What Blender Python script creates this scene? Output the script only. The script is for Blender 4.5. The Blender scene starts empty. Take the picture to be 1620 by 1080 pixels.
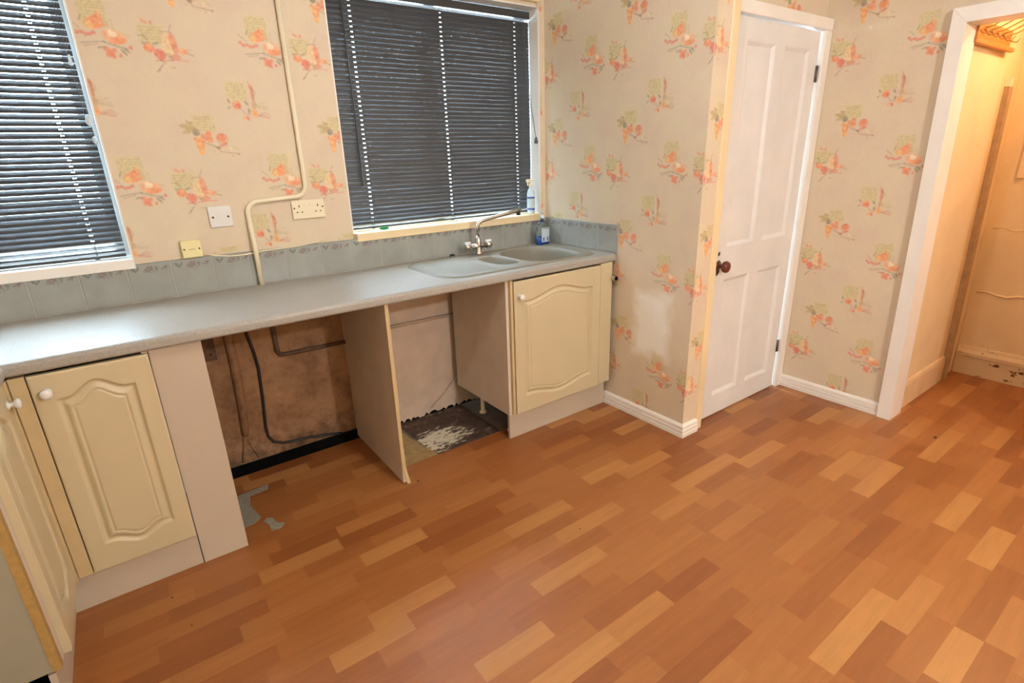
import bpy, bmesh, math, random
import numpy as np
from mathutils import Vector, Matrix

scene = bpy.context.scene
COL = scene.collection

# ------------------------------------------------------------------ camera
CAM = Vector((-2.1753, -2.6251, 1.4344))
YAW, PITCH, ROLL, FPX = 0.62273, -0.33573, -0.03162, 844.92
cam_d = bpy.data.cameras.new('camera')
cam = bpy.data.objects.new('camera', cam_d)
COL.objects.link(cam)
fw = Vector((math.sin(YAW) * math.cos(PITCH), math.cos(YAW) * math.cos(PITCH), math.sin(PITCH)))
r0 = Vector((math.cos(YAW), -math.sin(YAW), 0))
u0 = r0.cross(fw)
rt = math.cos(ROLL) * r0 + math.sin(ROLL) * u0
up = -math.sin(ROLL) * r0 + math.cos(ROLL) * u0
m = Matrix((rt, up, -fw)).transposed().to_4x4()
m.translation = CAM
cam.matrix_world = m
cam_d.sensor_width = 36
cam_d.lens = FPX * 36 / 1620
cam_d.clip_start = 0.02
scene.camera = cam

# ------------------------------------------------------------------ sky, exposure
world = bpy.data.worlds.new('sky')
scene.world = world
world.use_nodes = True
wn = world.node_tree
bg = wn.nodes['Background']
bg.inputs['Color'].default_value = (0.62, 0.83, 1.0, 1)
bg.inputs['Strength'].default_value = 120.0

scene.view_settings.view_transform = 'Standard'
scene.view_settings.look = 'None'
scene.view_settings.exposure = 0.52
scene.view_settings.gamma = 1.0
scene.view_settings.use_curve_mapping = False
LAMP_MAIN, LAMP_REAR, LAMP_PASSAGE = 17.0, 98.0, 15.0     # watts of the three bulbs
COL_MAIN, COL_PASSAGE = (0.93, 1.0, 1.06), (1.0, 0.66, 0.36)


def portal(name, x, y, z, w, h, rot):
    d = bpy.data.lights.new(name, 'AREA')
    d.shape = 'RECTANGLE'
    d.size, d.size_y = w, h
    d.cycles.is_portal = True
    o = bpy.data.objects.new(name, d)
    COL.objects.link(o)
    o.location = (x, y, z)
    o.rotation_euler = rot
    return o


portal('window_portal', -2.57, 0.24, 1.65, 0.9, 1.2, (-math.pi / 2, 0, 0))
portal('window_portal', -0.64, 0.24, 1.65, 1.25, 1.2, (-math.pi / 2, 0, 0))
portal('window_portal', -1.05, -5.24, 1.42, .65, .7, (math.pi / 2, 0, 0))


# ------------------------------------------------------------------ helpers
def lin(c):
    return tuple(((v / 255) / 12.92 if v / 255 <= 0.04045 else ((v / 255 + 0.055) / 1.055) ** 2.4) for v in c)


def set_props(o, label=None, cat=None, group=None, kind=None):
    if label: o['label'] = label
    if cat: o['category'] = cat
    if group: o['group'] = group
    if kind: o['kind'] = kind


def wloc(o):
    v = Vector((0, 0, 0))
    while o:
        v += o.location
        o = o.parent
    return v


class MB:
    """collects vertices and faces in world coordinates"""
    def __init__(self):
        self.v, self.f, self.s = [], [], []

    def add(self, v, f, smooth=False):
        n = len(self.v)
        self.v += [tuple(p) for p in v]
        self.f += [tuple(i + n for i in q) for q in f]
        self.s += [smooth] * len(f)
        return self

    def box(self, x0, x1, y0, y1, z0, z1, bev=0.0, seg=2):
        if bev > 0:
            bm = bmesh.new()
            bmesh.ops.create_cube(bm, size=1)
            for v in bm.verts:
                v.co = Vector(((x0 + x1) / 2 + v.co.x * (x1 - x0), (y0 + y1) / 2 + v.co.y * (y1 - y0), (z0 + z1) / 2 + v.co.z * (z1 - z0)))
            bmesh.ops.bevel(bm, geom=list(bm.edges), offset=bev, segments=seg, profile=0.5, affect='EDGES')
            bm.verts.index_update()
            vv = [v.co[:] for v in bm.verts]
            ff = [[v.index for v in f.verts] for f in bm.faces]
            bm.free()
            return self.add(vv, ff)
        v = [(x, y, z) for x in (x0, x1) for y in (y0, y1) for z in (z0, z1)]
        return self.add(v, [(0, 1, 3, 2), (4, 6, 7, 5), (0, 4, 5, 1), (2, 3, 7, 6), (0, 2, 6, 4), (1, 5, 7, 3)])

    def prism(self, pts, axis, a, b, smooth=False):
        """extrude a closed outline (2-D points in the two other axes, in order) along an axis"""
        def P(p, t):
            if axis == 'x': return (t, p[0], p[1])
            if axis == 'y': return (p[0], t, p[1])
            return (p[0], p[1], t)
        n = len(pts)
        v = [P(p, a) for p in pts] + [P(p, b) for p in pts]
        self.add(v, [(i, (i + 1) % n, n + (i + 1) % n, n + i) for i in range(n)], smooth)
        k = len(self.v) - 2 * n
        self.f += [tuple(k + i for i in range(n)), tuple(k + n + i for i in reversed(range(n)))]
        self.s += [False, False]
        return self

    def lathe(self, prof, c, ax=(0, 0, 1), n=24, sx=1.0, sy=1.0):
        """profile of (radius, height) spun about an axis through c"""
        z = Vector(ax).normalized()
        x = z.orthogonal().normalized() if abs(z.z) < 0.99 else Vector((1, 0, 0))
        y = z.cross(x)
        c = Vector(c)
        v = []
        for r, h in prof:
            for k in range(n):
                a = 2 * math.pi * k / n
                v.append(c + z * h + x * (r * sx * math.cos(a)) + y * (r * sy * math.sin(a)))
        f = []
        for i in range(len(prof) - 1):
            for k in range(n):
                f.append((i * n + k, i * n + (k + 1) % n, (i + 1) * n + (k + 1) % n, (i + 1) * n + k))
        self.add(v, f, True)
        b = len(self.v) - len(v)
        self.f += [tuple(b + k for k in reversed(range(n))), tuple(b + (len(prof) - 1) * n + k for k in range(n))]
        self.s += [False, False]
        return self

    def tube(self, path, r, n=10, closed_ends=True):
        P = [Vector(p) for p in path]
        rr = r if isinstance(r, (list, tuple)) else [r] * len(P)
        t0 = (P[1] - P[0]).normalized()
        x = t0.orthogonal().normalized()
        v = []
        for i, p in enumerate(P):
            t = (P[min(i + 1, len(P) - 1)] - P[max(i - 1, 0)]).normalized()
            x = (x - t * x.dot(t)).normalized()
            y = t.cross(x)
            for k in range(n):
                a = 2 * math.pi * k / n
                v.append(p + (x * math.cos(a) + y * math.sin(a)) * rr[i])
        f = []
        for i in range(len(P) - 1):
            for k in range(n):
                f.append((i * n + k, i * n + (k + 1) % n, (i + 1) * n + (k + 1) % n, (i + 1) * n + k))
        self.add(v, f, True)
        b = len(self.v) - len(v)
        self.f += [tuple(b + k for k in reversed(range(n))), tuple(b + (len(P) - 1) * n + k for k in range(n))]
        self.s += [False, False]
        return self

    def build(self, name, mat, parent=None, **kw):
        me = bpy.data.meshes.new(name)
        V = np.array(self.v, dtype=float)
        if parent:
            base = np.array(wloc(parent))
        else:
            base = np.array(((V[:, 0].min() + V[:, 0].max()) / 2, (V[:, 1].min() + V[:, 1].max()) / 2, V[:, 2].min()))
        me.from_pydata((V - base).tolist(), [], self.f)
        me.polygons.foreach_set('use_smooth', self.s)
        bm = bmesh.new()
        bm.from_mesh(me)
        bmesh.ops.recalc_face_normals(bm, faces=bm.faces)
        bm.to_mesh(me)
        bm.free()
        me.update()
        if mat: me.materials.append(mat)
        o = bpy.data.objects.new(name, me)
        COL.objects.link(o)
        if parent:
            o.parent = parent
        else:
            o.location = base
        set_props(o, **kw)
        return o


def thing(name, loc, label, cat, group=None, kind=None):
    o = bpy.data.objects.new(name, None)
    COL.objects.link(o)
    o.location = loc
    o.empty_display_size = 0.05
    set_props(o, label, cat, group, kind)
    return o


def copy_part(src, parent, loc):
    c = src.copy()
    COL.objects.link(c)
    c.parent = parent
    c.location = loc
    return c


def arc(c, r, a0, a1, n, plane):
    """points of an arc in a named plane, e.g. 'xz'"""
    out = []
    for k in range(n + 1):
        a = math.radians(a0 + (a1 - a0) * k / n)
        d = [0, 0, 0]
        d['xyz'.index(plane[0])] = r * math.cos(a)
        d['xyz'.index(plane[1])] = r * math.sin(a)
        out.append((c[0] + d[0], c[1] + d[1], c[2] + d[2]))
    return out


# ------------------------------------------------------------------ materials
class NT:
    def __init__(self, name):
        self.m = bpy.data.materials.new(name)
        self.m.use_nodes = True
        self.t = self.m.node_tree
        self.p = self.t.nodes['Principled BSDF']

    def n(self, kind, **kw):
        o = self.t.nodes.new(kind)
        for k, v in kw.items():
            setattr(o, k, v)
        return o

    def l(self, a, b):
        self.t.links.new(a, b)

    def pos(self, scale=(1, 1, 1)):
        g = self.n('ShaderNodeNewGeometry')
        mp = self.n('ShaderNodeMapping')
        mp.inputs['Scale'].default_value = scale
        self.l(g.outputs['Position'], mp.inputs['Vector'])
        return mp.outputs['Vector']

    def noise(self, vec, scale, detail=3, rough=0.55):
        o = self.n('ShaderNodeTexNoise')
        o.inputs['Scale'].default_value = scale
        o.inputs['Detail'].default_value = detail
        o.inputs['Roughness'].default_value = rough
        self.l(vec, o.inputs['Vector'])
        return o.outputs['Fac']

    def ramp(self, fac, stops):
        o = self.n('ShaderNodeValToRGB')
        e = o.color_ramp.elements
        while len(e) < len(stops): e.new(0.5)
        for el, (p, c) in zip(e, stops):
            el.position = p
            el.color = (*c, 1) if len(c) == 3 else c
        self.l(fac, o.inputs['Fac'])
        return o.outputs['Color']

    def mix(self, fac, a, b, mode='MIX'):
        o = self.n('ShaderNodeMix', data_type='RGBA', blend_type=mode)
        for sock, val in ((o.inputs[0], fac), (o.inputs[6], a), (o.inputs[7], b)):
            if isinstance(val, bpy.types.NodeSocket): self.l(val, sock)
            elif isinstance(val, (int, float)): sock.default_value = val
            else: sock.default_value = (*val, 1)
        return o.outputs[2]

    def math(self, op, a, b=0.0, clamp=False):
        o = self.n('ShaderNodeMath', operation=op, use_clamp=clamp)
        for sock, val in ((o.inputs[0], a), (o.inputs[1], b)):
            if isinstance(val, bpy.types.NodeSocket): self.l(val, sock)
            else: sock.default_value = val
        return o.outputs[0]

    def bump(self, h, strength=0.2, dist=0.002):
        o = self.n('ShaderNodeBump')
        o.inputs['Strength'].default_value = strength
        o.inputs['Distance'].default_value = dist
        self.l(h, o.inputs['Height'])
        self.l(o.outputs['Normal'], self.p.inputs['Normal'])


BW = lambda v: (v, v, v)


def plain(name, rgb, rough=0.5, metal=0.0, var=0.06, scale=18, bump=0.0, bscale=150, spec=0.5, **extra):
    k = NT(name)
    c = lin(rgb)
    v = k.pos()
    f = k.noise(v, scale, 4)
    d = tuple(x * (1 - var) for x in c)
    e = tuple(min(1, x * (1 + var)) for x in c)
    k.l(k.ramp(f, [(0.3, d), (0.7, e)]), k.p.inputs['Base Color'])
    k.p.inputs['Roughness'].default_value = rough
    k.p.inputs['Metallic'].default_value = metal
    k.p.inputs['Specular IOR Level'].default_value = spec
    if bump: k.bump(k.noise(v, bscale, 3), bump)
    for n_, val in extra.items():
        k.p.inputs[n_.replace('_', ' ')].default_value = val
    return k.m


def wallpaper_mat(printed=False):
    k = NT('cream_wallpaper_print' if printed else 'cream_wallpaper')
    v = k.pos()
    blot = k.noise(v, 7, 4, 0.6)
    weave_h = k.noise(k.pos((60, 60, 900)), 1.0, 2)
    weave_v = k.noise(k.pos((700, 700, 40)), 1.0, 2)
    base = k.ramp(blot, [(0.28, lin((222, 201, 178))), (0.5, lin((225, 207, 181))), (0.72, lin((226, 211, 180)))])
    w = k.math('MULTIPLY', k.math('ADD', weave_h, weave_v), 0.5)
    base = k.mix(0.55, base, k.ramp(w, [(0.35, BW(0.84)), (0.65, BW(1.0))]), 'MULTIPLY')
    # the pale patch somebody scrubbed off the wall beside the sink unit
    sep = k.n('ShaderNodeSeparateXYZ')
    g = k.n('ShaderNodeNewGeometry')
    k.l(g.outputs['Position'], sep.inputs[0])
    wob = k.math('MULTIPLY', k.math('SUBTRACT', k.noise(v, 14, 3), 0.5), 0.10)
    dy = k.math('ABSOLUTE', k.math('ADD', sep.outputs[1], 0.865))
    dz = k.math('ABSOLUTE', k.math('SUBTRACT', sep.outputs[2], 0.56))
    e = k.math('MAXIMUM', k.math('SUBTRACT', dy, 0.115), k.math('SUBTRACT', dz, 0.175))
    e = k.math('ADD', e, wob)
    msk = k.math('MULTIPLY', k.math('SUBTRACT', 0.03, e), 14.0, True)
    onx = k.math('LESS_THAN', k.math('ABSOLUTE', sep.outputs[0]), 0.02)
    msk = k.math('MULTIPLY', msk, onx)
    base = k.mix(k.math('MULTIPLY', msk, 0.9), base, lin((247, 243, 234)))
    out = base
    if printed:
        at = k.n('ShaderNodeAttribute', attribute_name='print')
        out = k.mix(at.outputs['Alpha'], base, at.outputs['Color'])
    k.l(out, k.p.inputs['Base Color'])
    k.p.inputs['Roughness'].default_value = 0.62
    k.p.inputs['Specular IOR Level'].default_value = 0.3
    k.bump(w, 0.15, 0.001)
    return k.m


def laminate_mat():
    k = NT('laminate_wood')
    at = k.n('ShaderNodeAttribute', attribute_name='tone')
    sep = k.n('ShaderNodeSeparateColor')
    k.l(at.outputs['Color'], sep.inputs[0])
    off = k.n('ShaderNodeCombineXYZ')
    k.l(k.math('MULTIPLY', sep.outputs[1], 13.0), off.inputs[0])
    k.l(k.math('MULTIPLY', sep.outputs[2], 7.0), off.inputs[1])
    g = k.n('ShaderNodeNewGeometry')
    add = k.n('ShaderNodeVectorMath', operation='ADD')
    k.l(g.outputs['Position'], add.inputs[0])
    k.l(off.outputs[0], add.inputs[1])
    mp = k.n('ShaderNodeMapping')
    mp.inputs['Scale'].default_value = (2.6, 26, 1)
    k.l(add.outputs[0], mp.inputs['Vector'])
    fig = k.noise(mp.outputs[0], 1.6, 4, 0.6)
    mp2 = k.n('ShaderNodeMapping')
    mp2.inputs['Scale'].default_value = (9, 240, 1)
    k.l(add.outputs[0], mp2.inputs['Vector'])
    fine = k.noise(mp2.outputs[0], 1.0, 3)
    tone = k.ramp(sep.outputs[0], [(0.0, lin((136, 78, 39))), (0.35, lin((151, 92, 47))), (0.7, lin((160, 101, 53))), (1.0, lin((176, 121, 68)))])
    c = k.mix(0.5, tone, k.ramp(fig, [(0.3, BW(0.80)), (0.7, BW(1.12))]), 'MULTIPLY')
    c = k.mix(0.4, c, k.ramp(fine, [(0.3, BW(0.86)), (0.7, BW(1.06))]), 'MULTIPLY')
    k.l(c, k.p.inputs['Base Color'])
    k.p.inputs['Roughness'].default_value = 0.36
    k.p.inputs['Specular IOR Level'].default_value = 0.45
    k.bump(fine, 0.05, 0.0006)
    return k.m


def worktop_mat(name, rgb, fleck=0.35, rough=0.3):
    k = NT(name)
    v = k.pos()
    a = k.noise(v, 420, 2, 0.7)
    b = k.noise(v, 160, 2, 0.6)
    c = lin(rgb)
    col = k.ramp(a, [(0.33, tuple(x * (1 - fleck) for x in c)), (0.5, c), (0.68, tuple(min(1, x * (1 + fleck)) for x in c))])
    col = k.mix(0.35, col, k.ramp(b, [(0.35, tuple(x * 0.8 for x in c)), (0.65, tuple(min(1, x * 1.15) for x in c))]))
    k.l(col, k.p.inputs['Base Color'])
    k.p.inputs['Roughness'].default_value = rough
    return k.m


def stained_mat():
    k = NT('stained_bare_plaster')
    v = k.pos()
    big = k.noise(v, 5, 5, 0.65)
    sm = k.noise(v, 28, 5, 0.7)
    c = k.ramp(big, [(0.25, lin((112, 78, 52))), (0.5, lin((160, 118, 82))), (0.78, lin((182, 142, 104)))])
    c = k.mix(0.6, c, k.ramp(sm, [(0.30, BW(0.45)), (0.5, BW(0.92)), (0.8, BW(1.05))]), 'MULTIPLY')
    # mould spreading up from the floor, and faint flowers of an older paper
    sep = k.n('ShaderNodeSeparateXYZ')
    k.l(v, sep.inputs[0])
    low = k.math('SUBTRACT', 0.20, sep.outputs[2])
    low = k.math('ADD', k.math('MULTIPLY', low, 4.0), k.math('MULTIPLY', k.math('SUBTRACT', k.noise(v, 16, 5, 0.7), 0.5), 2.6))
    c = k.mix(k.math('MULTIPLY', low, 0.8, True), c, lin((44, 36, 30)))
    vo = k.n('ShaderNodeTexVoronoi')
    vo.inputs['Scale'].default_value = 5.2
    k.l(v, vo.inputs['Vector'])
    fl = k.math('LESS_THAN', k.math('ADD', vo.outputs['Distance'], k.math('MULTIPLY', k.noise(v, 60, 3), 0.35)), 0.33)
    c = k.mix(k.math('MULTIPLY', fl, 0.35), c, lin((84, 70, 54)))
    k.l(c, k.p.inputs['Base Color'])
    k.p.inputs['Roughness'].default_value = 0.85
    k.bump(sm, 0.5, 0.003)
    return k.m


def bare_floor_mat():
    k = NT('scraped_dark_screed')
    v = k.pos()
    n1 = k.noise(v, 22, 5, 0.7)
    n2 = k.noise(k.pos((9, 26, 10)), 1.4, 6, 0.75)
    c = k.ramp(n1, [(0.3, lin((44, 32, 26))), (0.55, lin((76, 56, 46))), (0.75, lin((108, 88, 76)))])
    sep = k.n('ShaderNodeSeparateXYZ')
    k.l(v, sep.inputs[0])
    dx = k.math('POWER', k.math('MULTIPLY', k.math('ADD', sep.outputs[0], 1.0), 4.5), 2.0)
    dy = k.math('POWER', k.math('MULTIPLY', k.math('ADD', sep.outputs[1], 0.30), 6.5), 2.0)
    near = k.math('SUBTRACT', 1.0, k.math('ADD', dx, dy), True)
    t = k.math('ADD', n2, k.math('MULTIPLY', near, 0.22))
    c = k.mix(k.ramp(t, [(0.625, BW(0)), (0.665, BW(1))]), c, lin((214, 206, 180)))
    k.l(c, k.p.inputs['Base Color'])
    k.p.inputs['Roughness'].default_value = 0.6
    k.bump(n2, 0.5, 0.003)
    return k.m


def chipped_mat(name, rgb, thr=0.66):
    k = NT(name)
    v = k.pos()
    c = lin(rgb)
    f = k.noise(v, 3, 3)
    base = k.ramp(f, [(0.3, tuple(x * 0.9 for x in c)), (0.7, c)])
    n_ = k.noise(k.pos((1, 7, 16)), 1.6, 6, 0.7)
    base = k.mix(k.ramp(n_, [(thr, BW(0)), (thr + 0.02, BW(1))]), base, lin((92, 46, 24)))
    k.l(base, k.p.inputs['Base Color'])
    k.p.inputs['Roughness'].default_value = 0.55
    k.bump(n_, 0.3, 0.002)
    return k.m


def printed_tile_mat():
    k = NT('glazed_tile')
    v = k.pos()
    c = k.ramp(k.noise(v, 9, 3), [(0.3, lin((150, 152, 146))), (0.7, lin((164, 166, 160)))])
    at = k.n('ShaderNodeAttribute', attribute_name='print')
    k.l(k.mix(at.outputs['Alpha'], c, at.outputs['Color']), k.p.inputs['Base Color'])
    k.p.inputs['Roughness'].default_value = 0.22
    return k.m


def glass_mat(name, rgb=(1, 1, 1), rough=0.02):
    k = NT(name)
    k.p.inputs['Base Color'].default_value = (*rgb, 1)
    k.p.inputs['Transmission Weight'].default_value = 1.0
    k.p.inputs['Roughness'].default_value = rough
    k.p.inputs['IOR'].default_value = 1.35
    return k.m


M = {}
M['paper'] = wallpaper_mat()
M['paper_print'] = wallpaper_mat(True)
M['laminate'] = laminate_mat()
M['worktop'] = worktop_mat('speckled_grey_worktop', (164, 158, 148), 0.30, 0.40)
M['sink'] = worktop_mat('cream_composite_sink', (132, 124, 109), 0.07, 0.5)
M['stained'] = stained_mat()
M['bare'] = bare_floor_mat()
M['screed'] = plain('grey_concrete', (122, 114, 104), 0.85, var=0.2, bump=0.4)
M['vinyl'] = plain('worn_beige_vinyl', (158, 132, 86), 0.6, var=0.22, scale=26, bump=0.2)
M['tile'] = printed_tile_mat()
M['grout'] = plain('pale_grout', (172, 170, 160), 0.8)
M['gloss_white'] = plain('white_gloss_paint', (242, 236, 228), 0.32, var=0.03, scale=6)
M['cream_gloss'] = plain('cream_gloss_paint', (236, 214, 172), 0.35, var=0.04, scale=6)
M['door_white'] = plain('brushed_white_door_paint', (230, 227, 224), 0.45, var=0.05, scale=5, bump=0.15, bscale=60)
M['door_cream'] = plain('cream_foil_door', (202, 186, 150), 0.38, var=0.02, scale=4)
M['panel_cream'] = plain('pale_cream_board', (192, 176, 156), 0.45, var=0.02, scale=4)
M['carcass'] = plain('carcass_white_board', (214, 198, 180), 0.5, var=0.05, scale=8)
M['edge_strip'] = plain('cream_edge_strip', (200, 176, 132), 0.4, var=0.03)
M['grey_board'] = plain('grey_white_board', (158, 150, 130), 0.5, var=0.05, scale=8)
M['raw_board'] = plain('raw_chipboard_edge', (172, 136, 76), 0.75, var=0.12, scale=60)
M['white_plaster'] = plain('old_white_plaster', (208, 184, 162), 0.8, var=0.10, scale=9, bump=0.3)
M['ceiling'] = plain('ceiling_white', (240, 234, 224), 0.8, var=0.02)
M['black'] = plain('matt_black', (9, 8, 7), 0.9, var=0.3, spec=0.1)  # even matt black, shared by several dark parts
M['cable'] = plain('black_cable', (34, 30, 28), 0.5, var=0.2)
M['old_pipe'] = plain('grimy_pipe', (98, 70, 50), 0.7, var=0.3, scale=30)
M['pipe_white'] = plain('painted_pipe', (188, 162, 138), 0.6, var=0.12)
M['plastic_cream'] = plain('cream_plastic', (238, 226, 196), 0.35, var=0.02)
M['plastic_white'] = plain('white_plastic', (228, 226, 222), 0.35, var=0.02)
M['plastic_yellow'] = plain('yellowed_plastic', (236, 222, 166), 0.4, var=0.03)
M['screw'] = plain('dark_slot', (40, 36, 32), 0.5)
M['chrome'] = plain('chrome', (205, 200, 196), 0.12, metal=1.0, var=0.02)
M['steel'] = plain('dull_steel', (120, 110, 104), 0.45, metal=0.8, var=0.15, scale=60)
M['slat'] = plain('dark_grey_slat', (62, 63, 65), 0.28, var=0.03, spec=0.6)
M['slat_rail'] = plain('dark_rail', (64, 64, 64), 0.3, var=0.03)
M['cord'] = plain('grey_cord', (92, 92, 92), 0.7)
M['clear_plastic'] = plain('frosted_plastic', (206, 220, 226), 0.25, var=0.02)
M['upvc'] = plain('window_frame_white', (232, 232, 230), 0.35, var=0.02)
M['glass'] = glass_mat('window_glass')
M['clear'] = glass_mat('clear_bottle', (0.82, 0.93, 0.95), 0.05)
M['blue_liquid'] = plain('blue_liquid', (18, 62, 140), 0.12, var=0.05)
M['label_white'] = plain('label_white', (196, 208, 216), 0.4, var=0.05)
M['label_blue'] = plain('label_blue', (62, 84, 150), 0.4, var=0.1)
M['green'] = plain('green_scourer', (36, 122, 66), 0.9, var=0.2, scale=120, bump=0.6)
M['dark_green'] = plain('dark_rubber', (30, 44, 36), 0.6, var=0.2)
M['wood_knob'] = plain('dark_red_wood', (98, 38, 22), 0.3, var=0.25, scale=60)
M['passage_paint'] = plain('cream_passage_paint', (232, 204, 160), 0.5, var=0.05, scale=5, bump=0.1, bscale=12)
M['passage_skirt'] = plain('cream_passage_skirting', (224, 190, 146), 0.5, var=0.08, scale=14)
M['chipped'] = chipped_mat('chipped_cream_skirting', (224, 196, 152), 0.61)
M['taupe'] = plain('taupe_timber', (178, 148, 114), 0.6, var=0.15, scale=20)
M['rack_wood'] = plain('orange_pine', (206, 128, 56), 0.4, var=0.15, scale=40)
M['red'] = plain('red_painted_wood', (176, 58, 34), 0.4, var=0.1)
M['brass_wire'] = plain('pale_wire', (196, 176, 140), 0.3, metal=0.9, var=0.05)
M['grass'] = plain('pale_paving', (170, 178, 186), 0.9, var=0.3, scale=3)
M['scrap'] = plain('grey_adhesive', (142, 134, 118), 0.8, var=0.15, scale=60)
mb = NT('lit_bulb')
mb.p.inputs['Emission Color'].default_value = (1, 0.86, 0.66, 1)
mb.p.inputs['Emission Strength'].default_value = 8
M['bulb'] = mb.m

# ------------------------------------------------------------------ room dimensions
XL, YR, ZC = -3.13, -5.2, 2.45       # left wall, rear wall, ceiling
Y1 = -1.109                          # end of the right-hand wall
YD = -1.067                          # face of the panelled door
XW = 1.035                           # wall with the doorway
XF = 2.09                            # far wall of the passage
WT = 0.91                            # worktop height

# ------------------------------------------------------------------ the setting
ob = MB().box(XL - .2, 2.4, YR - .2, 0.3, -0.12, -0.009).build('floor', M['screed'], kind='structure',
        label='warm brown wood laminate floor of short staggered strips', cat='floor')
FLOOR = ob

random.seed(11)
ROW = 0.0738
Y_START = -0.022


def plank_ok(x0, x1, ya, yb):
    """regions where boards lie"""
    xm, ym = (x0 + x1) / 2, (ya + yb) / 2
    if x0 < -2.56 and ym < -1.1: return False
    return True


def plank_mesh(name, quads, tones):
    v, f = [], []
    for (x0, x1, ya, yb) in quads:
        n = len(v)
        v += [(x, y, z) for x in (x0, x1) for y in (ya, yb) for z in (-0.008, 0.0)]
        f += [tuple(n + i for i in q) for q in [(0, 1, 3, 2), (4, 6, 7, 5), (0, 4, 5, 1), (2, 3, 7, 6), (0, 2, 6, 4), (1, 5, 7, 3)]]
    me = bpy.data.meshes.new(name)
    base = np.array(FLOOR.location)
    me.from_pydata((np.array(v) - base).tolist(), [], f)
    a = me.color_attributes.new('tone', 'FLOAT_COLOR', 'POINT')
    a.data.foreach_set('color', np.repeat(np.array([(*t, 1) for t in tones], dtype=np.float32), 8, axis=0).ravel())
    me.materials.append(M['laminate'])
    me.update()
    o = bpy.data.objects.new(name, me)
    COL.objects.link(o)
    o.parent = FLOOR
    return o


planks = []
y = Y_START
while y > -4.9:
    ya, yb = y - ROW, y
    x = -3.1 - random.random() * 0.4
    xend = 2.09
    last = 0.5
    while x < xend:
        L = random.choice([0.26, 0.3, 0.34, 0.38, 0.44, 0.29, 0.32])
        t = min(1, max(0, random.choice([0.05, 0.2, 0.35, 0.5, 0.6, 0.72, 0.85, 0.98]) + random.uniform(-.06, .06)))
        if abs(t - last) < 0.1: t = min(1, max(0, t + 0.25 if t < 0.5 else t - 0.25))
        last = t
        a, b = max(x, -3.1), min(x + L, xend)
        x += L
        if b - a < 0.02: continue
        tone = (t, random.random(), random.random())
        pieces = [(a, b, ya, yb)]
        # cut away: bare recess left of the sink unit, and everything under the units
        def cut(pcs, cx0, cx1, cy0, cy1):
            out = []
            for (p, q, r, s) in pcs:
                if s <= cy0 or r >= cy1 or q <= cx0 or p >= cx1:
                    out.append((p, q, r, s)); continue
                if r < cy0: out.append((p, q, r, cy0))
                if s > cy1: out.append((p, q, cy1, s))
                r2, s2 = max(r, cy0), min(s, cy1)
                if p < cx0: out.append((p, cx0, r2, s2))
                if q > cx1: out.append((cx1, q, r2, s2))
            return out
        pieces = cut(pieces, -1.345, 0.02, -0.448, 0.2)
        pieces = cut(pieces, -3.2, -2.585, -1.7, 0.2)
        pieces = cut(pieces, -3.2, -2.03, -0.56, 0.2)
        pieces = cut(pieces, -0.005, 0.112, Y1 + .005, 0.2)
        pieces = cut(pieces, 0.1, 1.2, -1.028, 0.2)
        pieces = cut(pieces, 1.03, 2.1, -1.675, 0.2)
        pieces = cut(pieces, 1.04, 1.16, -1.70, 0.2)
        pieces = cut(pieces, 1.04, 1.16, -4.9, -2.47)
        for pc in pieces:
            if (pc[1] - pc[0]) > 0.004 and (pc[3] - pc[2]) > 0.004:
                planks.append((pc, tone))
    y -= ROW


def screen(x, y_, z):
    d = Vector((x, y_, z)) - CAM
    zz = d.dot(fw)
    if zz < 0.05: return None
    return 810 + FPX * d.dot(rt) / zz, 540 - FPX * d.dot(up) / zz


single, rest = [], []
for pc, tone in planks:
    vis = False
    area = 0
    for i in range(5):
        for j in (0.1, 0.5, 0.9):
            s = screen(pc[0] + (pc[1] - pc[0]) * (0.02 + 0.24 * i), pc[2] + (pc[3] - pc[2]) * j, 0)
            if s and -5 < s[0] < 1625 and -5 < s[1] < 1085: vis = True
    d = (Vector(((pc[0] + pc[1]) / 2, (pc[2] + pc[3]) / 2, 0)) - CAM).length
    size = (pc[1] - pc[0]) * (pc[3] - pc[2]) / d ** 3
    (single if vis else rest).append((size, pc, tone))
single.sort(key=lambda s: -s[0])
rest += single[298:]
for size, pc, tone in single[:298]:
    plank_mesh('plank', [pc], [tone])
rp = plank_mesh('laminate_boards', [r[1] for r in rest], [r[2] for r in rest])
rp['kind'] = 'stuff'

# bare screed and vinyl left of the sink unit (both lie where boards are missing)
b = MB()
gx, gy = 26, 24
vv = [(-1.10 + 0.40 * i / gx + (0.10 * (1 - j / gy) * 0 if i else -0.03 * (j / gy)), -0.448 + 0.446 * j / gy, -0.0085 + 0.004 * random.random()) for j in range(gy + 1) for i in range(gx + 1)]
b.add(vv, [(j * (gx + 1) + i, j * (gx + 1) + i + 1, (j + 1) * (gx + 1) + i + 1, (j + 1) * (gx + 1) + i) for j in range(gy) for i in range(gx)], True)
b.build('dark_floor_patch', M['bare'], FLOOR, label='dark scraped floor patch with white plaster smears')
b = MB()
b.prism([(-1.342, -0.446), (-1.095, -0.446), (-1.135, -0.20), (-1.15, -0.06), (-1.342, -0.05)], 'z', -0.0088, -0.003)
b.build('vinyl_offcut', M['vinyl'], FLOOR, label='worn beige vinyl left beside the grey partition')

MB().box(-3.1, -2.59, -1.65, -.6, -.0088, -.002).build('dark_floor_patch', M['black'], FLOOR, label='black floor sheet under the left unit')  # flat black sheet laid on the floor below the left unit
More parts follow.
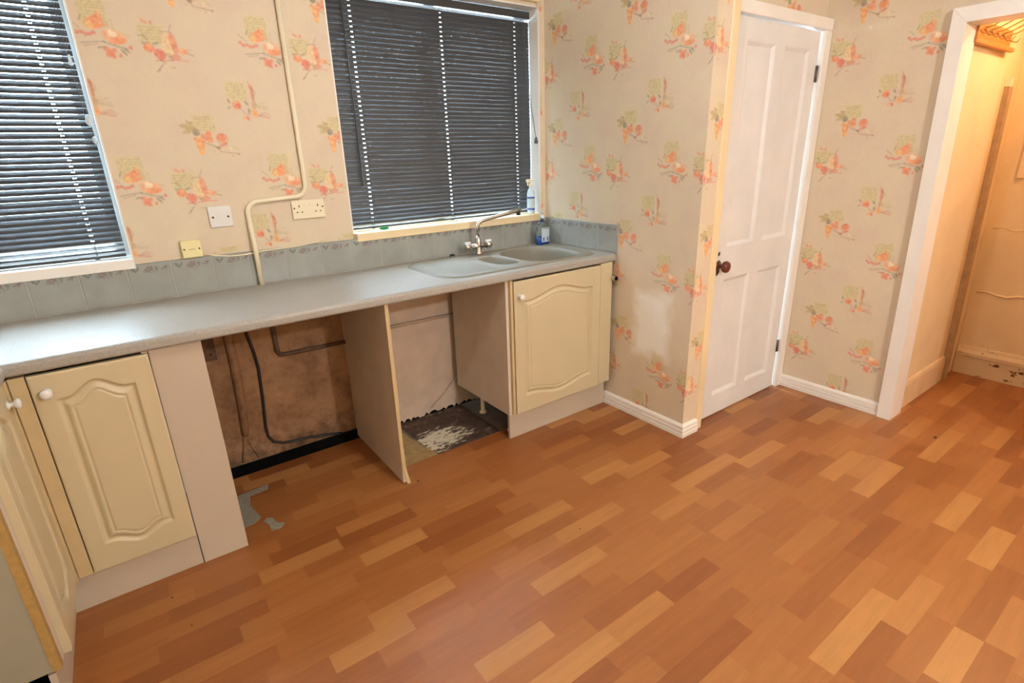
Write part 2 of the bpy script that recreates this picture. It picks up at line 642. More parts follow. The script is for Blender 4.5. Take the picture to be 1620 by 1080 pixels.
# grey adhesive left where bits of laminate broke off beside the filler panel
for pts in ([(-2.024, -0.19), (-1.99, -0.185), (-1.86, -0.175), (-1.87, -0.215), (-1.95, -0.225), (-1.965, -0.30), (-1.945, -0.42), (-1.975, -0.445), (-2.02, -0.45)],
            [(-1.945, -0.455), (-1.925, -0.44), (-1.905, -0.455), (-1.90, -0.50), (-1.872, -0.52), (-1.895, -0.548), (-1.93, -0.54), (-1.93, -0.49)]):
    MB().prism(pts, 'z', -0.004, 0.0012).build('adhesive_patch', M['scrap'], FLOOR)
for (x, y_, s) in ((0.98, -1.93, .012), (1.02, -1.79, .004), (-0.93, -1.32, .004), (-1.29, -.60, .006), (-2.30, -.70, .005), (-2.26, -.88, .004)):
    b = MB()
    b.lathe([(s * .6, 0), (s, s * .2), (s * .6, s * .45), (s * .1, s * .55)], (x, y_, 0.0002), n=7, sy=.6)
    b.build('debris_crumb', M['screw'], label={0.98: 'dark crumb on the laminate just outside the doorway', 1.02: 'tiny dark speck on laminate behind the larger crumb', -0.93: 'tiny speck in the middle of the laminate floor', -1.29: 'dark crumb on floor at the foot of the grey partition', -2.30: 'dark speck against the corner unit plinth', -2.26: 'tiny dark speck near the bottom left of the floor'}[x], cat='debris', group='crumbs on the laminate')

# back wall with its two window openings
W1 = (-3.02, -2.146, 1.088, 2.2)
W2 = (-1.238, -0.04, 1.088, 2.2)
TH = 0.26
b = MB()
for (x0, x1, z0, z1) in ((XL - .2, 0.02, 0, 1.06), (XL - .2, 0.02, 2.2, ZC), (XL - .2, W1[0], 1.06, 2.2), (W1[1], W2[0], 1.06, 2.2), (W2[1], 0.02, 1.06, 2.2)):
    b.box(x0, x1, 0, TH, z0, z1)
WALL_B = b.build('wall_back', M['paper'], kind='structure', label='back wall in cream fruit and jug wallpaper around both blinds', cat='wall')
# white painted reveals
b = MB()
for w in (W1, W2):
    b.box(w[0], w[0] + .006, 0.001, .2, w[2], w[3]); b.box(w[1] - .006, w[1], 0.001, .2, w[2], w[3]); b.box(w[0], w[1], 0.001, .2, w[3] - .006, w[3])
b.build('window_reveal', M['gloss_white'], WALL_B)

# dirty plaster and white plaster under the worktop, ragged at the foot
random.seed(5)


def ragged(x0, x1, z1, zlo, zhi, n, name, mat, y0=-0.006, extra=None):
    pts = [(x0 + (x1 - x0) * i / n, random.uniform(zlo, zhi)) for i in range(n + 1)]
    if extra: pts = [(x, extra(x, z)) for x, z in pts]
    MB().prism(pts + [(x1, z1), (x0, z1)], 'y', y0, 0.001).build(name, mat, WALL_B)


ragged(-2.16, -1.357, 0.87, 0.040, 0.051, 40, 'stained_plaster', M['stained'])
ragged(-1.341, -0.03, 0.87, -0.008, 0.014, 90, 'white_plaster', M['white_plaster'])
MB().box(-2.16, -1.342, -0.010, 0.001, -0.008, 0.052).build('black_foot_strip', M['black'], WALL_B)  # plain black strip along the foot of the stained bay
MB().box(-1.34, -0.03, -0.003, 0.001, -0.008, 0.06).build('black_foot_strip', M['black'], WALL_B)  # plain black strip behind the foot of the white plaster

WALL_R = MB().box(0, 0.115, Y1, TH, 0, ZC).build('wall_right', M['paper'], kind='structure',
        label='cream patterned wall between the sink end and the panelled door', cat='wall')
b = MB()
b.box(0.115, XW + .12, YD + .02, -.9, 2.042, ZC)
WALL_D = b.build('wall_door', M['paper'], kind='structure', label='strip of patterned wall above the panelled door', cat='wall')
DY0, DY1, DZ = -1.70, -2.46, 1.922       # doorway
b = MB()
b.box(XW, XW + .12, -1.0, -1.655, 0, ZC)
b.box(XW, XW + .12, -1.655, -2.50, 1.96, ZC)
b.box(XW, XW + .12, -2.50, YR, 0, ZC)
WALL_P = b.build('wall_doorway', M['paper'], kind='structure', label='cream patterned wall between panelled door and open doorway', cat='wall')

MB().box(XL - .2, XL, YR, TH, 0, ZC).build('wall_left', M['paper'], kind='structure', label='left kitchen wall behind the left units', cat='wall')
b = MB()
RW = (-1.26, -0.84, 1.25, 1.62)
for (x0, x1, z0, z1) in ((XL - .2, XW + .12, 0, RW[2]), (XL - .2, XW + .12, RW[3], ZC), (XL - .2, RW[0], RW[2], RW[3]), (RW[1], XW + .12, RW[2], RW[3])):
    b.box(x0, x1, YR - .2, YR, z0, z1)
b.build('wall_rear', M['passage_paint'], kind='structure', label='plain rear wall behind the viewer with a wide window', cat='wall')
MB().box(XL - .2, 2.4, YR - .2, TH, ZC, ZC + .1).build('ceiling', M['ceiling'], kind='structure', label='white kitchen ceiling above the frame', cat='ceiling')
MB().box(-14, 14, 0.35, 20, -0.4, -0.3).build('ground', M['grass'], kind='structure', label='garden ground outside behind the blinds', cat='ground')
MB().box(-14, 14, -20, YR - .3, -0.4, -0.3).build('ground', M['grass'], kind='structure', label='garden ground outside the rear window', cat='ground')


# ------------------------------------------------------------------ wallpaper print
class Canvas:
    def __init__(self, w, h, res):
        self.res = res
        self.nx, self.ny = int(round(w / res)) + 1, int(round(h / res)) + 1
        self.X, self.Y = np.meshgrid((np.arange(self.nx) - (self.nx - 1) / 2) * res, (np.arange(self.ny) - (self.ny - 1) / 2) * res)
        self.c = np.zeros((self.ny, self.nx, 3))
        self.a = np.zeros((self.ny, self.nx))

    def put(self, m, rgb, al):
        m = np.clip(m, 0, 1) * al
        c = np.array(lin(rgb))
        na = m + self.a * (1 - m)
        k = np.where(na > 1e-6, m / np.maximum(na, 1e-6), 0)[..., None]
        self.c = np.where(na[..., None] > 1e-6, self.c * (1 - k) + c * k, c)
        self.a = na

    def ell(self, x, y, rx, ry, rgb, al=.8, rot=0, soft=.25):
        t = math.radians(rot)
        dx, dy = self.X - x, self.Y - y
        u = (dx * math.cos(t) + dy * math.sin(t)) / rx
        v = (-dx * math.sin(t) + dy * math.cos(t)) / ry
        self.put((1 - np.sqrt(u * u + v * v)) / soft, rgb, al)

    def ring(self, x, y, r, w, rgb, al=.7):
        d = np.abs(np.hypot(self.X - x, self.Y - y) - r)
        self.put(1 - d / w, rgb, al)

    def rect(self, x0, x1, y0, y1, rgb, al, soft=4):
        m = np.minimum(np.minimum(self.X - x0, x1 - self.X), np.minimum(self.Y - y0, y1 - self.Y)) / soft
        self.put(m, rgb, al)

    def line(self, pts, w, rgb, al=.8):
        d = np.full(self.X.shape, 1e9)
        for (x0, y0), (x1, y1) in zip(pts, pts[1:]):
            L = max((x1 - x0) ** 2 + (y1 - y0) ** 2, 1e-6)
            t = np.clip(((self.X - x0) * (x1 - x0) + (self.Y - y0) * (y1 - y0)) / L, 0, 1)
            d = np.minimum(d, np.hypot(self.X - x0 - t * (x1 - x0), self.Y - y0 - t * (y1 - y0)))
        self.put(1.3 - d / w, rgb, al)

    def letter(self, x0, x1, y0, y1):
        self.rect(x0, x1, y0, y1, (210, 196, 128), .62, 8)
        r = random.Random(3)
        yy = y1 - 12
        while yy > y0 + 6:
            x = x0 + 8 + r.uniform(0, 8)
            while x < x1 - 12:
                L = r.uniform(6, 16)
                self.line([(x, yy), (x + L * .5, yy + r.uniform(-2, 2)), (min(x + L, x1 - 6), yy)], 1.6, (148, 140, 92), .5)
                x += L + 4
            yy -= 10


OR, RD, PE, YE, DG, BR, OL = (232, 128, 74), (218, 88, 66), (240, 168, 116), (236, 196, 120), (112, 108, 84), (150, 84, 62), (184, 160, 94)


def motif_a():
    k = Canvas(200, 230, 2.6)
    k.letter(-60, 32, 18, 112)
    k.line([(-88, 38), (-70, 24), (-60, 14)], 2, BR, .6); k.line([(-55, 40), (-48, 56)], 3, DG, .7)
    k.ell(-16, 34, 34, 24, PE, .85, 20); k.ell(-6, 46, 22, 16, OR, .85, 40); k.ell(6, 62, 9, 16, PE, .7, 20)
    k.ell(-6, 24, 30, 8, OR, .8, 12); k.ell(-30, 24, 16, 14, YE, .6)
    k.line([(40, 20), (36, 48)], 2, OL, .6)
    for x, y, r in ((-84, 8, 8), (-72, 0, 9), (-58, 2, 8), (-46, -4, 9), (-34, -3, 8), (-22, 2, 8)): k.ell(x, y, r, r * .9, RD, .75)
    k.ell(36, -6, 42, 26, PE, .85, -12); k.ell(46, -20, 30, 13, OR, .8, 8); k.ell(30, 4, 18, 15, (246, 226, 196), .95, 0, .4)
    k.line([(68, 2), (84, -2)], 2, OL, .6)
    k.line([(-70, -34), (-30, -28), (4, -24)], 2.2, DG, .75); k.line([(-60, -42), (-20, -34)], 2, BR, .6); k.line([(0, -26), (40, -38), (70, -44)], 2.6, DG, .75)
    for x, y, r in ((4, -48, 10), (16, -58, 12), (28, -52, 9), (8, -66, 11), (22, -72, 9), (44, -68, 7)): k.ell(x, y, r, r, (226, 104, 66), .8)
    k.ell(56, -56, 16, 5, DG, .8, -50); k.ell(66, -50, 14, 4, DG, .7, -35); k.ell(80, -40, 8, 8, RD, .8)
    k.ell(-10, -44, 14, 4, DG, .6, 10)
    return k


def motif_b():
    k = Canvas(200, 230, 2.6)
    k.letter(-84, 10, -8, 64)
    for x, y, r in ((-58, 72, 7), (-48, 66, 6), (-32, 68, 7), (-66, 84, 3)): k.ell(x, y, r, r * 1.2, (224, 132, 88), .7)
    k.line([(22, 44), (34, 68)], 2, BR, .6)
    k.ell(12, -4, 26, 44, (238, 204, 152), .8); k.ell(30, 2, 14, 42, (224, 126, 84), .85, 6); k.ell(28, -44, 22, 10, (216, 108, 72), .7)
    k.line([(-10, 36), (8, 42), (30, 40)], 2.2, BR, .6)
    k.line([(-80, 22), (-66, 24), (-54, 8)], 2.6, DG, .7); k.ell(-30, -2, 12, 5, DG, .6, 20); k.ell(-66, -2, 14, 4, DG, .6, 10)
    k.ell(-54, -18, 21, 17, OR, .9); k.ell(-50, -14, 9, 8, PE, .6); k.ell(-22, -38, 23, 20, RD, .9, -30); k.ell(-26, -32, 9, 8, (236, 124, 92), .6)
    k.ell(56, -24, 18, 14, PE, .85, -20); k.ell(64, -22, 9, 9, OR, .7); k.line([(68, -28), (92, -36)], 2.5, DG, .6); k.line([(70, -20), (88, -14)], 1.8, OL, .6)
    k.line([(2, -36), (16, -56)], 4, DG, .5)
    k.line([(-40, -60), (-8, -58), (30, -54), (70, -56)], 2.6, RD, .7); k.line([(-24, -58), (-10, -66)], 3, BR, .6)
    k.line([(-44, -100), (-30, -84), (-18, -72)], 2.4, BR, .65); k.ell(-34, -92, 10, 3, DG, .6, 45); k.ell(14, -82, 11, 3.4, OL, .8, -10); k.ell(-62, -78, 3, 3, OL, .6)
    return k


def motif_c():
    k = Canvas(210, 200, 2.6)
    k.letter(-72, 14, 8, 86)
    k.line([(24, 86), (27, 70)], 2, BR, .7); k.ell(30, 66, 8, 9, (214, 116, 76), .85); k.ell(33, 40, 8, 36, (212, 124, 84), .88); k.line([(36, 66), (36, 10)], 2.2, BR, .55)
    k.line([(42, 58), (46, 44), (42, 30)], 1.8, BR, .5)
    k.ell(34, -2, 12, 16, (200, 152, 92), .7); k.ell(30, -34, 15, 20, (238, 176, 96), .88); k.ell(34, -42, 10, 10, OR, .6)
    k.ell(-34, -4, 19, 19, OR, .9); k.ell(-28, -8, 13, 14, RD, .6); k.ell(-36, 6, 10, 7, YE, .5)
    k.ell(-62, 10, 11, 5, DG, .75, -60); k.ell(-64, -14, 10, 4, DG, .6, 40); k.ell(4, 4, 13, 5, DG, .8, -50); k.ell(10, -26, 6, 11, DG, .7)
    k.line([(-20, -22), (-8, -36), (14, -40)], 2, BR, .6)
    k.ell(-14, -54, 9, 7, PE, .8, 30); k.ell(2, -56, 8, 10, (226, 112, 76), .85, 20); k.ell(-4, -48, 7, 5, OR, .6)
    for a, b_ in (((42, -42), (96, -44)), ((42, -44), (88, -34)), ((42, -46), (84, -54)), ((44, -40), (80, -28)), ((46, -44), (92, -52))): k.line([a, b_], 1.7, (196, 108, 76), .65)
    for a, b_ in (((44, -4), (86, -8)), ((44, -8), (82, -20)), ((44, 0), (78, 10)), ((44, -12), (90, -16))): k.line([a, b_], 1.8, OL, .6)
    return k


def motif_d():
    k = Canvas(220, 190, 2.6)
    k.letter(-58, 32, 14, 84)
    for x, y, rx, ry, r in ((-82, 36, 22, 10, -10), (-74, 18, 24, 10, 20), (-66, 46, 18, 9, -50), (-62, 30, 18, 14, 0)): k.ell(x, y, rx, ry, OL, .75, r)
    k.line([(-96, 34), (-54, 26)], 1.6, DG, .5); k.ell(-58, 50, 8, 5, (140, 106, 84), .7, 30)
    k.ell(-46, 14, 16, 16, (128, 106, 88), .8); k.ell(-50, 8, 10, 8, DG, .6)
    r = random.Random(8)
    for row, (y, n_, w) in enumerate(((-10, 4, 34), (-20, 4, 32), (-30, 3, 26), (-40, 3, 24), (-50, 2, 16), (-60, 2, 12), (-68, 1, 0))):
        for i in range(n_):
            x = -38 + (i - (n_ - 1) / 2) * 10 + r.uniform(-2, 2)
            k.ell(x, y, 7, 7, r.choice([(236, 154, 76), (232, 138, 70), (240, 176, 92)]), .9)
    k.ell(-24, 2, 9, 9, OR, .8); k.ell(-2, 8, 13, 12, OR, .9); k.ell(0, -14, 13, 15, (234, 134, 70), .9); k.ell(-16, -8, 12, 12, RD, .6); k.ell(4, 2, 6, 6, PE, .6)
    k.ell(44, -8, 22, 20, OR, .92); k.ell(46, -34, 19, 9, (222, 128, 98), .8, 20); k.ring(42, -6, 13, 3, (200, 92, 60), .8); k.ring(44, -6, 6, 2.5, (200, 92, 60), .7); k.ring(46, -12, 20, 3, (206, 100, 60), .7)
    k.line([(-16, -28), (10, -40), (22, -46)], 2.6, BR, .8); k.ell(26, -46, 10, 6, (128, 74, 66), .85); k.line([(22, -48), (34, -62), (60, -66), (90, -70)], 2.2, BR, .7)
    k.ell(64, -50, 22, 7, (232, 214, 170), .8, -8); k.line([(76, -44), (100, -54)], 2, OL, .6); k.ell(98, -72, 6, 5, (176, 84, 60), .8); k.ell(74, -78, 4, 3, OL, .7); k.ell(10, -60, 4, 3, OL, .7)
    return k


MOT = [motif_a(), motif_b(), motif_c(), motif_d()]
_rs = np.random.RandomState(3)
for k in MOT:                                    # watery, broken ink
    n1 = _rs.rand(k.ny // 2 + 3, k.nx // 2 + 3)
    n1 = np.repeat(np.repeat(n1, 2, 0), 2, 1)[:k.ny, :k.nx]
    n2 = _rs.rand(k.ny, k.nx)
    k.a = k.a * (0.50 + 0.36 * n1 + 0.14 * n2)
    sh = (np.repeat(np.repeat(_rs.rand(k.ny // 3 + 3, k.nx // 3 + 3), 3, 0), 3, 1)[:k.ny, :k.nx] - .5) * .5
    k.c = np.clip(k.c * (1 + sh[..., None] * np.array([.5, 1.0, 1.1])), 0, 1)
    for _ in range(1):                           # soften by one pixel
        pa = np.pad(k.a, 1, mode='edge'); pc = np.pad(k.c * k.a[..., None], ((1, 1), (1, 1), (0, 0)), mode='edge')
        bl = lambda q: (4 * q[1:-1, 1:-1] + 1.2 * (q[:-2, 1:-1] + q[2:, 1:-1] + q[1:-1, :-2] + q[1:-1, 2:])) / 8.8
        na, nc = bl(pa), bl(pc)
        k.c = np.where(na[..., None] > 1e-4, nc / np.maximum(na[..., None], 1e-4), k.c)
        k.a = na
PX, PZ = 0.545, 0.5285
OFF = [(0.0, 1.362), (0.192, 1.345), (0.440, 1.140), (0.282, 1.545)]       # where each motif sits in the repeat


def print_layer(name, wall, s_ref, s_rng, z_rng, to_world, keep):
    """lay the printed motifs flat on a wall as one fine mesh; s runs along the paper"""
    V, F, C = [], [], []
    for k, (ds, z0) in zip(MOT, OFF):
        for i in range(-6, 8):
            for j in range(-4, 4):
                s0, zc = s_ref + ds + i * PX, z0 + j * PZ
                if s0 < s_rng[0] - .12 or s0 > s_rng[1] + .12 or zc < z_rng[0] - .12 or zc > z_rng[1] + .12: continue
                S, Z = s0 + k.X / 1000, zc + k.Y / 1000
                ok = (S > s_rng[0]) & (S < s_rng[1]) & (Z > z_rng[0]) & (Z < z_rng[1])
                al = k.a * np.vectorize(keep)(S, Z) * ok
                cell = (np.maximum.reduce([al[:-1, :-1], al[1:, :-1], al[:-1, 1:], al[1:, 1:]]) > 0.02) & ok[:-1, :-1] & ok[1:, 1:] & ok[1:, :-1] & ok[:-1, 1:]
                if not cell.any(): continue
                idx = -np.ones(k.X.shape, int)
                jj, ii = np.nonzero(cell)
                used = np.zeros(k.X.shape, bool)
                for dj in (0, 1):
                    for di in (0, 1): used[jj + dj, ii + di] = True
                n0 = len(V)
                uj, ui = np.nonzero(used)
                idx[uj, ui] = np.arange(len(uj)) + n0
                V += [to_world(a, b_) for a, b_ in zip(S[uj, ui], Z[uj, ui])]
                C += [(*k.c[a, b_], al[a, b_]) for a, b_ in zip(uj, ui)]
                F += np.stack([idx[jj, ii], idx[jj, ii + 1], idx[jj + 1, ii + 1], idx[jj + 1, ii]], 1).tolist()
    if not V: return
    me = bpy.data.meshes.new(name)
    me.from_pydata((np.array(V) - np.array(wall.location)).tolist(), [], F)
    at = me.color_attributes.new('print', 'FLOAT_COLOR', 'POINT')
    at.data.foreach_set('color', np.array(C, dtype=np.float32).ravel())
    me.materials.append(M['paper_print'])
    me.update()
    o = bpy.data.objects.new(name, me)
    COL.objects.link(o)
    o.parent = wall
    o['kind'] = 'stuff'
    return o


def keep_back(s, z):
    for w in (W1, W2):
        if w[0] - .003 < s < w[1] + .003 and w[2] - .04 < z < w[3]: return 0.0
    return 1.0


def keep_right(s, z):
    e = max(abs(s - .865) - .115, abs(z - .56) - .175)
    e += 0.02 * math.sin(31 * s + 2) * math.sin(27 * z)
    return 1 - 0.95 * min(1, max(0, (0.03 - e) * 14))


EPS = 0.0006
print_layer('wallpaper_print', WALL_B, -2.067, (-2.6, -0.02), (1.068, 2.44), lambda s, z: (s, -EPS, z), keep_back)
print_layer('wallpaper_print', WALL_R, 0.392, (0.004, 1.107), (0.07, 2.44), lambda s, z: (-EPS, -s, z), keep_right)
print_layer('wallpaper_print', WALL_R, 0.392, (1.110, 1.222), (0.07, 2.44), lambda s, z: (s - 1.109, Y1 - EPS, z), lambda s, z: 1.0)
print_layer('wallpaper_print', WALL_D, 0.42, (0.12, 1.03), (2.044, 2.44), lambda s, z: (s, YD + .02 - EPS, z), lambda s, z: 1.0)
print_layer('wallpaper_print', WALL_P, 0.437, (1.07, 1.64), (0.07, 2.44), lambda s, z: (XW - EPS, -s, z), lambda s, z: 1.0)

# ------------------------------------------------------------------ skirting boards
def skirting(name, path, outs, label, mat, h=0.072, t=0.018):
    """three-reeded board; path of floor points, outs = outward normal of each run"""
    prof = [(0, 0), (t, 0), (t, .020), (t - .004, .022), (t - .004, .025), (t - .001, .027), (t - .001, .040), (t - .006, .042), (t - .006, .045), (t - .003, .047),
            (t - .004, .062), (t - .009, .066), (t - .009, .068), (.004, h), (0, h)]
    b = MB()
    for (p, q), o, (e0, e1) in zip(zip(path, path[1:]), outs, label[1]):
        d = (Vector(q) - Vector(p)).normalized()
        v = []
        for end, base, ext in ((0, p, e0), (1, q, e1)):
            for a, z in prof:
                w = Vector(base) + Vector(o) * a + (d * (a * ext) if end else -d * (a * ext))
                v.append((w.x, w.y, z))
        n = len(prof)
        b.add(v, [(i, (i + 1) % n, n + (i + 1) % n, n + i) for i in range(n)] + [tuple(range(n)), tuple(range(2 * n - 1, n - 1, -1))])
    return b.build(name, mat, kind='structure', label=label[0], cat='skirting board')


skirting('baseboard_right', [(0, -0.545), (0, Y1), (0.112, Y1)], [(-1, 0), (0, -1)],
         ('white reeded skirting wrapping the wall corner left of the panelled door', ((0, 1), (1, 0))), M['gloss_white'])
skirting('baseboard_doorway', [(XW, -1.085), (XW, -1.642)], [(-1, 0)],
         ('white reeded skirting between the panelled door and the doorway', ((0, 0),)), M['gloss_white'])

# ------------------------------------------------------------------ panelled door and frame
DX0, DX1, DH = 0.166, 0.957, 1.984
door = thing('door_1', (DX0, YD, 0), 'white painted four panel door with dark wooden knob', 'door', kind='structure')
z0 = 0.006
XP = [(0.305, 0.548), (0.628, 0.872)]
ZP = [(0.125, 0.795), (0.957, 1.898)]
dk = YD + .04
for (a, b_) in ((DX0, XP[0][0]), (XP[1][1], DX1)):
    MB().box(a, b_, YD, dk, z0, DH).build('stile', M['door_white'], door)
for (a, b_) in ((z0, ZP[0][0]), (ZP[0][1], ZP[1][0]), (ZP[1][1], DH)):
    MB().box(XP[0][0], XP[1][1], YD, dk, a, b_).build('rail', M['door_white'], door)
for (a, b_) in ZP:
    MB().box(XP[0][1], XP[1][0], YD, dk, a, b_).build('muntin', M['door_white'], door)
for (x0, x1) in XP:
    for (za, zb) in ZP:
        b = MB()
        b.box(x0 - .002, x1 + .002, YD + .012, YD + .03, za - .002, zb + .002)
        # sloping moulding round the panel
        w = .022
        for (p, q) in (((x0, za), (x1, za)), ((x1, za), (x1, zb)), ((x1, zb), (x0, zb)), ((x0, zb), (x0, za))):
            cx, cz = (x0 + x1) / 2, (za + zb) / 2
            ins = lambda P, k=w: (P[0] + (k if P[0] < cx else -k), P[1] + (k if P[1] < cz else -k))
            i1, i2 = ins(p), ins(q)
            m1, m2 = ins(p, .006), ins(q, .006)
            b.add([(p[0], YD + .001, p[1]), (q[0], YD + .001, q[1]), (m2[0], YD + .002, m2[1]), (m1[0], YD + .002, m1[1]), (i2[0], YD + .0118, i2[1]), (i1[0], YD + .0118, i1[1])],
                  [(0, 1, 2, 3), (3, 2, 4, 5)])
        b.build('panel', M['door_white'], door)
kn = MB().lathe([(.024, 0), (.024, .004), (.010, .007), (.009, .024), (.017, .028), (.027, .036), (.030, .046), (.027, .056), (.016, .062), (.004, .064)], (0.245, YD, 0.872), (0, -1, 0), 28).build('knob', M['wood_knob'], door, label='dark red turned wooden knob')
MB().prism([(.235, .82), (.255, .835), (.262, .87), (.252, .90), (.236, .895)], 'y', YD - .003, YD).build('knob_plate', M['screw'], door)
MB().prism([(.238, .922), (.250, .925), (.254, .936), (.247, .943), (.238, .935)], 'y', YD - .0015, YD).build('keyhole', M['screw'], door)
for (za, zb) in ((1.748, 1.826), (.236, .312)):
    b = MB()
    b.tube([(DX1 + .002, YD - .004, za), (DX1 + .002, YD - .004, zb)], .0055, 10)
    b.box(DX1 - .008, DX1 + .012, YD - .003, YD, za, zb)
    b.build('hinge', M['steel'], door)
b = MB()
fr = thing('trim_1', (0.11, Y1, 0), 'cream and white painted frame around the panelled door', 'door frame', kind='structure')
MB().box(0.108, 0.160, Y1 - .006, YD + .05, 0, 2.3, .004).build('casing', M['cream_gloss'], fr)
MB().box(0.160, 0.163, YD - .012, YD + .05, 0, DH + .02).build('door_stop', M['cream_gloss'], fr)
MB().box(0.1605, XW - .002, YD - .022, YD + .05, DH + .006, 2.044, .004).build('head_casing', M['gloss_white'], fr)
MB().box(DX1 + .012, XW - .002, YD - .022, YD + .05, 0, DH + .0055, .004).build('casing', M['gloss_white'], fr)
MB().box(0.164, DX1, dk + .001, dk + .4, 0.0005, DH).build('black_void_block', M['black'], fr)  # solid black block stands in for the darkness behind the door

# ------------------------------------------------------------------ open doorway and passage
fr = thing('trim_2', (XW, -1.7, 0), 'wide white gloss frame around the open doorway', 'door frame', kind='structure')
CT = 0.026
b = MB()
OB, OT, IB, IT = -1.646, -1.606, -1.710, -1.664          # the old frame leans: outer and inner edge at foot and head
b.prism([(OB, 0), (IB, 0), (IT, DZ), (OT, DZ + .062)], 'x', XW - CT, XW)
b.build('casing', M['gloss_white'], fr)
b = MB()
b.prism([(OT, DZ + .0625), (IT, DZ + .0005), (-2.46, DZ + .0005), (-2.55, DZ + .0625)], 'x', XW - CT, XW)
b.build('head_casing', M['gloss_white'], fr)
b = MB()
b.prism([(-2.46, 0), (-2.55, 0), (-2.55, DZ + .062), (-2.46, DZ)], 'x', XW - CT, XW)
b.build('casing', M['gloss_white'], fr)
b = MB()
b.prism([(IB, 0), (-1.64, 0), (-1.60, DZ), (IT, DZ)], 'x', XW + .0005, XW + .125)
b.box(XW + .0005, XW + .125, -2.50, -2.46, 0, DZ)
b.box(XW + .0005, XW + .125, -2.50, -1.60, DZ, 1.96)
b.build('jamb_lining', M['gloss_white'], fr)

PY0, PY = -1.680, -1.640                                 # passage wall at floor and at rack height
py = lambda z: PY0 + (PY - PY0) * z / 1.9
b = MB()
b.prism([(py(0), 0), (py(0) + .16, 0), (py(0) + .16, ZC), (py(ZC), ZC)], 'x', XW + .125, XF + .15)
b.build('wall_passage', M['passage_paint'], kind='structure', label='yellow cream passage wall carrying the hook rack', cat='wall')
b = MB()
b.box(XF, XF + .15, -3.4, PY0 - .001, 0, ZC)
b.prism([(PY0 - .001, 0), (py(ZC), ZC), (PY0 - .001, ZC)], 'x', XF, XF + .15)
WALL_F = b.build('wall_far', M['passage_paint'], kind='structure', label='lumpy cream far wall of the passage', cat='wall')
# patched ridge and old trunking on the far wall
random.seed(2)
pts = [(-1.70 - .05 * i, .535 + .008 * math.sin(i * 1.7) + random.uniform(-.003, .003)) for i in range(30)]
b = MB()
b.tube([(XF, p[0], p[1]) for p in pts], [random.uniform(.004, .009) for _ in pts], 6)
b.build('plaster_ridge', M['passage_paint'], WALL_F)
b = MB()
b.tube([(XF, -1.70 - .05 * i, .93 + .012 * math.sin(i * 2.1)) for i in range(30)], [random.uniform(.002, .005) for _ in range(30)], 6)
b.build('plaster_ridge', M['passage_paint'], WALL_F)
MB().box(XF - .016, XF, -1.78, -1.745, 1.22, 2.2, .003).build('cable_trunking', M['passage_paint'], label='narrow cream cable cover on the far passage wall', cat='trunking')
MB().box(XW + .12, XF + .15, -3.5, -3.4, 0, ZC).build('wall_passage_end', M['passage_paint'], kind='structure', label='end wall of the passage out of view', cat='wall')
b = MB()
pf = [(py(0), 0), (py(0) - .014, 0), (py(.135) - .014, .135), (py(.155) - .010, .155), (py(.165) - .004, .165), (py(.165), .165)]
b.prism(pf, 'x', XW + .126, 1.838)
b.build('baseboard_passage', M['passage_skirt'], kind='structure', label='tall cream skirting along the yellow passage wall', cat='skirting board')
b = MB()
pf = [(XF, 0), (XF - .018, 0), (XF - .018, .118), (XF - .024, .124), (XF - .024, .145), (XF - .012, .165), (XF - .006, .185), (XF, .187)]
b.prism(pf, 'y', -3.39, PY0 - .002)
b.build('baseboard_far', M['chipped'], kind='structure', label='chipped cream skirting showing brown wood on far passage wall', cat='skirting board')
MB().prism([(py(0), 0), (py(0) - .026, 0), (py(1.7) - .026, 1.7), (py(1.7), 1.7)], 'x', 1.845, 1.905).build('trim_3', M['taupe'], kind='structure', label='bare taupe timber batten standing in the passage corner', cat='batten')
MB().prism([(py(1.7), 1.702), (py(1.7) - .022, 1.702), (py(1.7) - .022, 1.745), (py(1.7), 1.745)], 'x', 1.848, 1.90).build('trim_4', M['plastic_cream'], kind='structure', label='pale cap on top of the taupe batten', cat='cap')

rk = thing('hook_rack', (1.44, PY, 1.85), 'orange pine rack with wire hooks on the passage wall', 'hook rack')
RX0, RX1 = 1.15, 1.74
b = MB()
b.box(RX0, RX1, PY - .012, PY, 1.875, 1.955)
b.build('back_board', M['rack_wood'], rk)
b = MB()
b.box(RX0, RX0 + .02, PY - .035, PY - .0125, 1.865, 1.96, .003)
b.box(RX0, RX1, PY - .035, PY - .0125, 1.855, 1.8745, .003)
b.build('frame', M['rack_wood'], rk)
for i in range(6):
    x = RX0 + .065 + i * .094
    hk = MB().tube([(x, PY - .0135, 1.925), (x, PY - .03, 1.90), (x, PY - .05, 1.895), (x, PY - .065, 1.915)], .0035, 8).build('lower_hook', M['brass_wire'], rk)
    MB().tube([(x, PY - .0135, 1.93), (x, PY - .04, 1.935), (x, PY - .10, 1.965), (x, PY - .13, 1.995)], .003, 8).build('long_hook', M['brass_wire'], rk)
    MB().lathe([(.001, -.006), (.006, -.002), (.006, .002), (.001, .006)], (x, PY - .13, 1.998), n=10).build('hook_tip', M['plastic_cream'], rk)
b = MB()
b.box(XF - .07, XF, -1.74, -1.70, 1.99, 2.12, .003)
b.box(XF - .085, XF, -1.86, -1.69, 1.962, 1.985, .003)
b.build('wall_bracket', M['red'], label='red wooden bracket at the top of the far passage wall', cat='bracket')

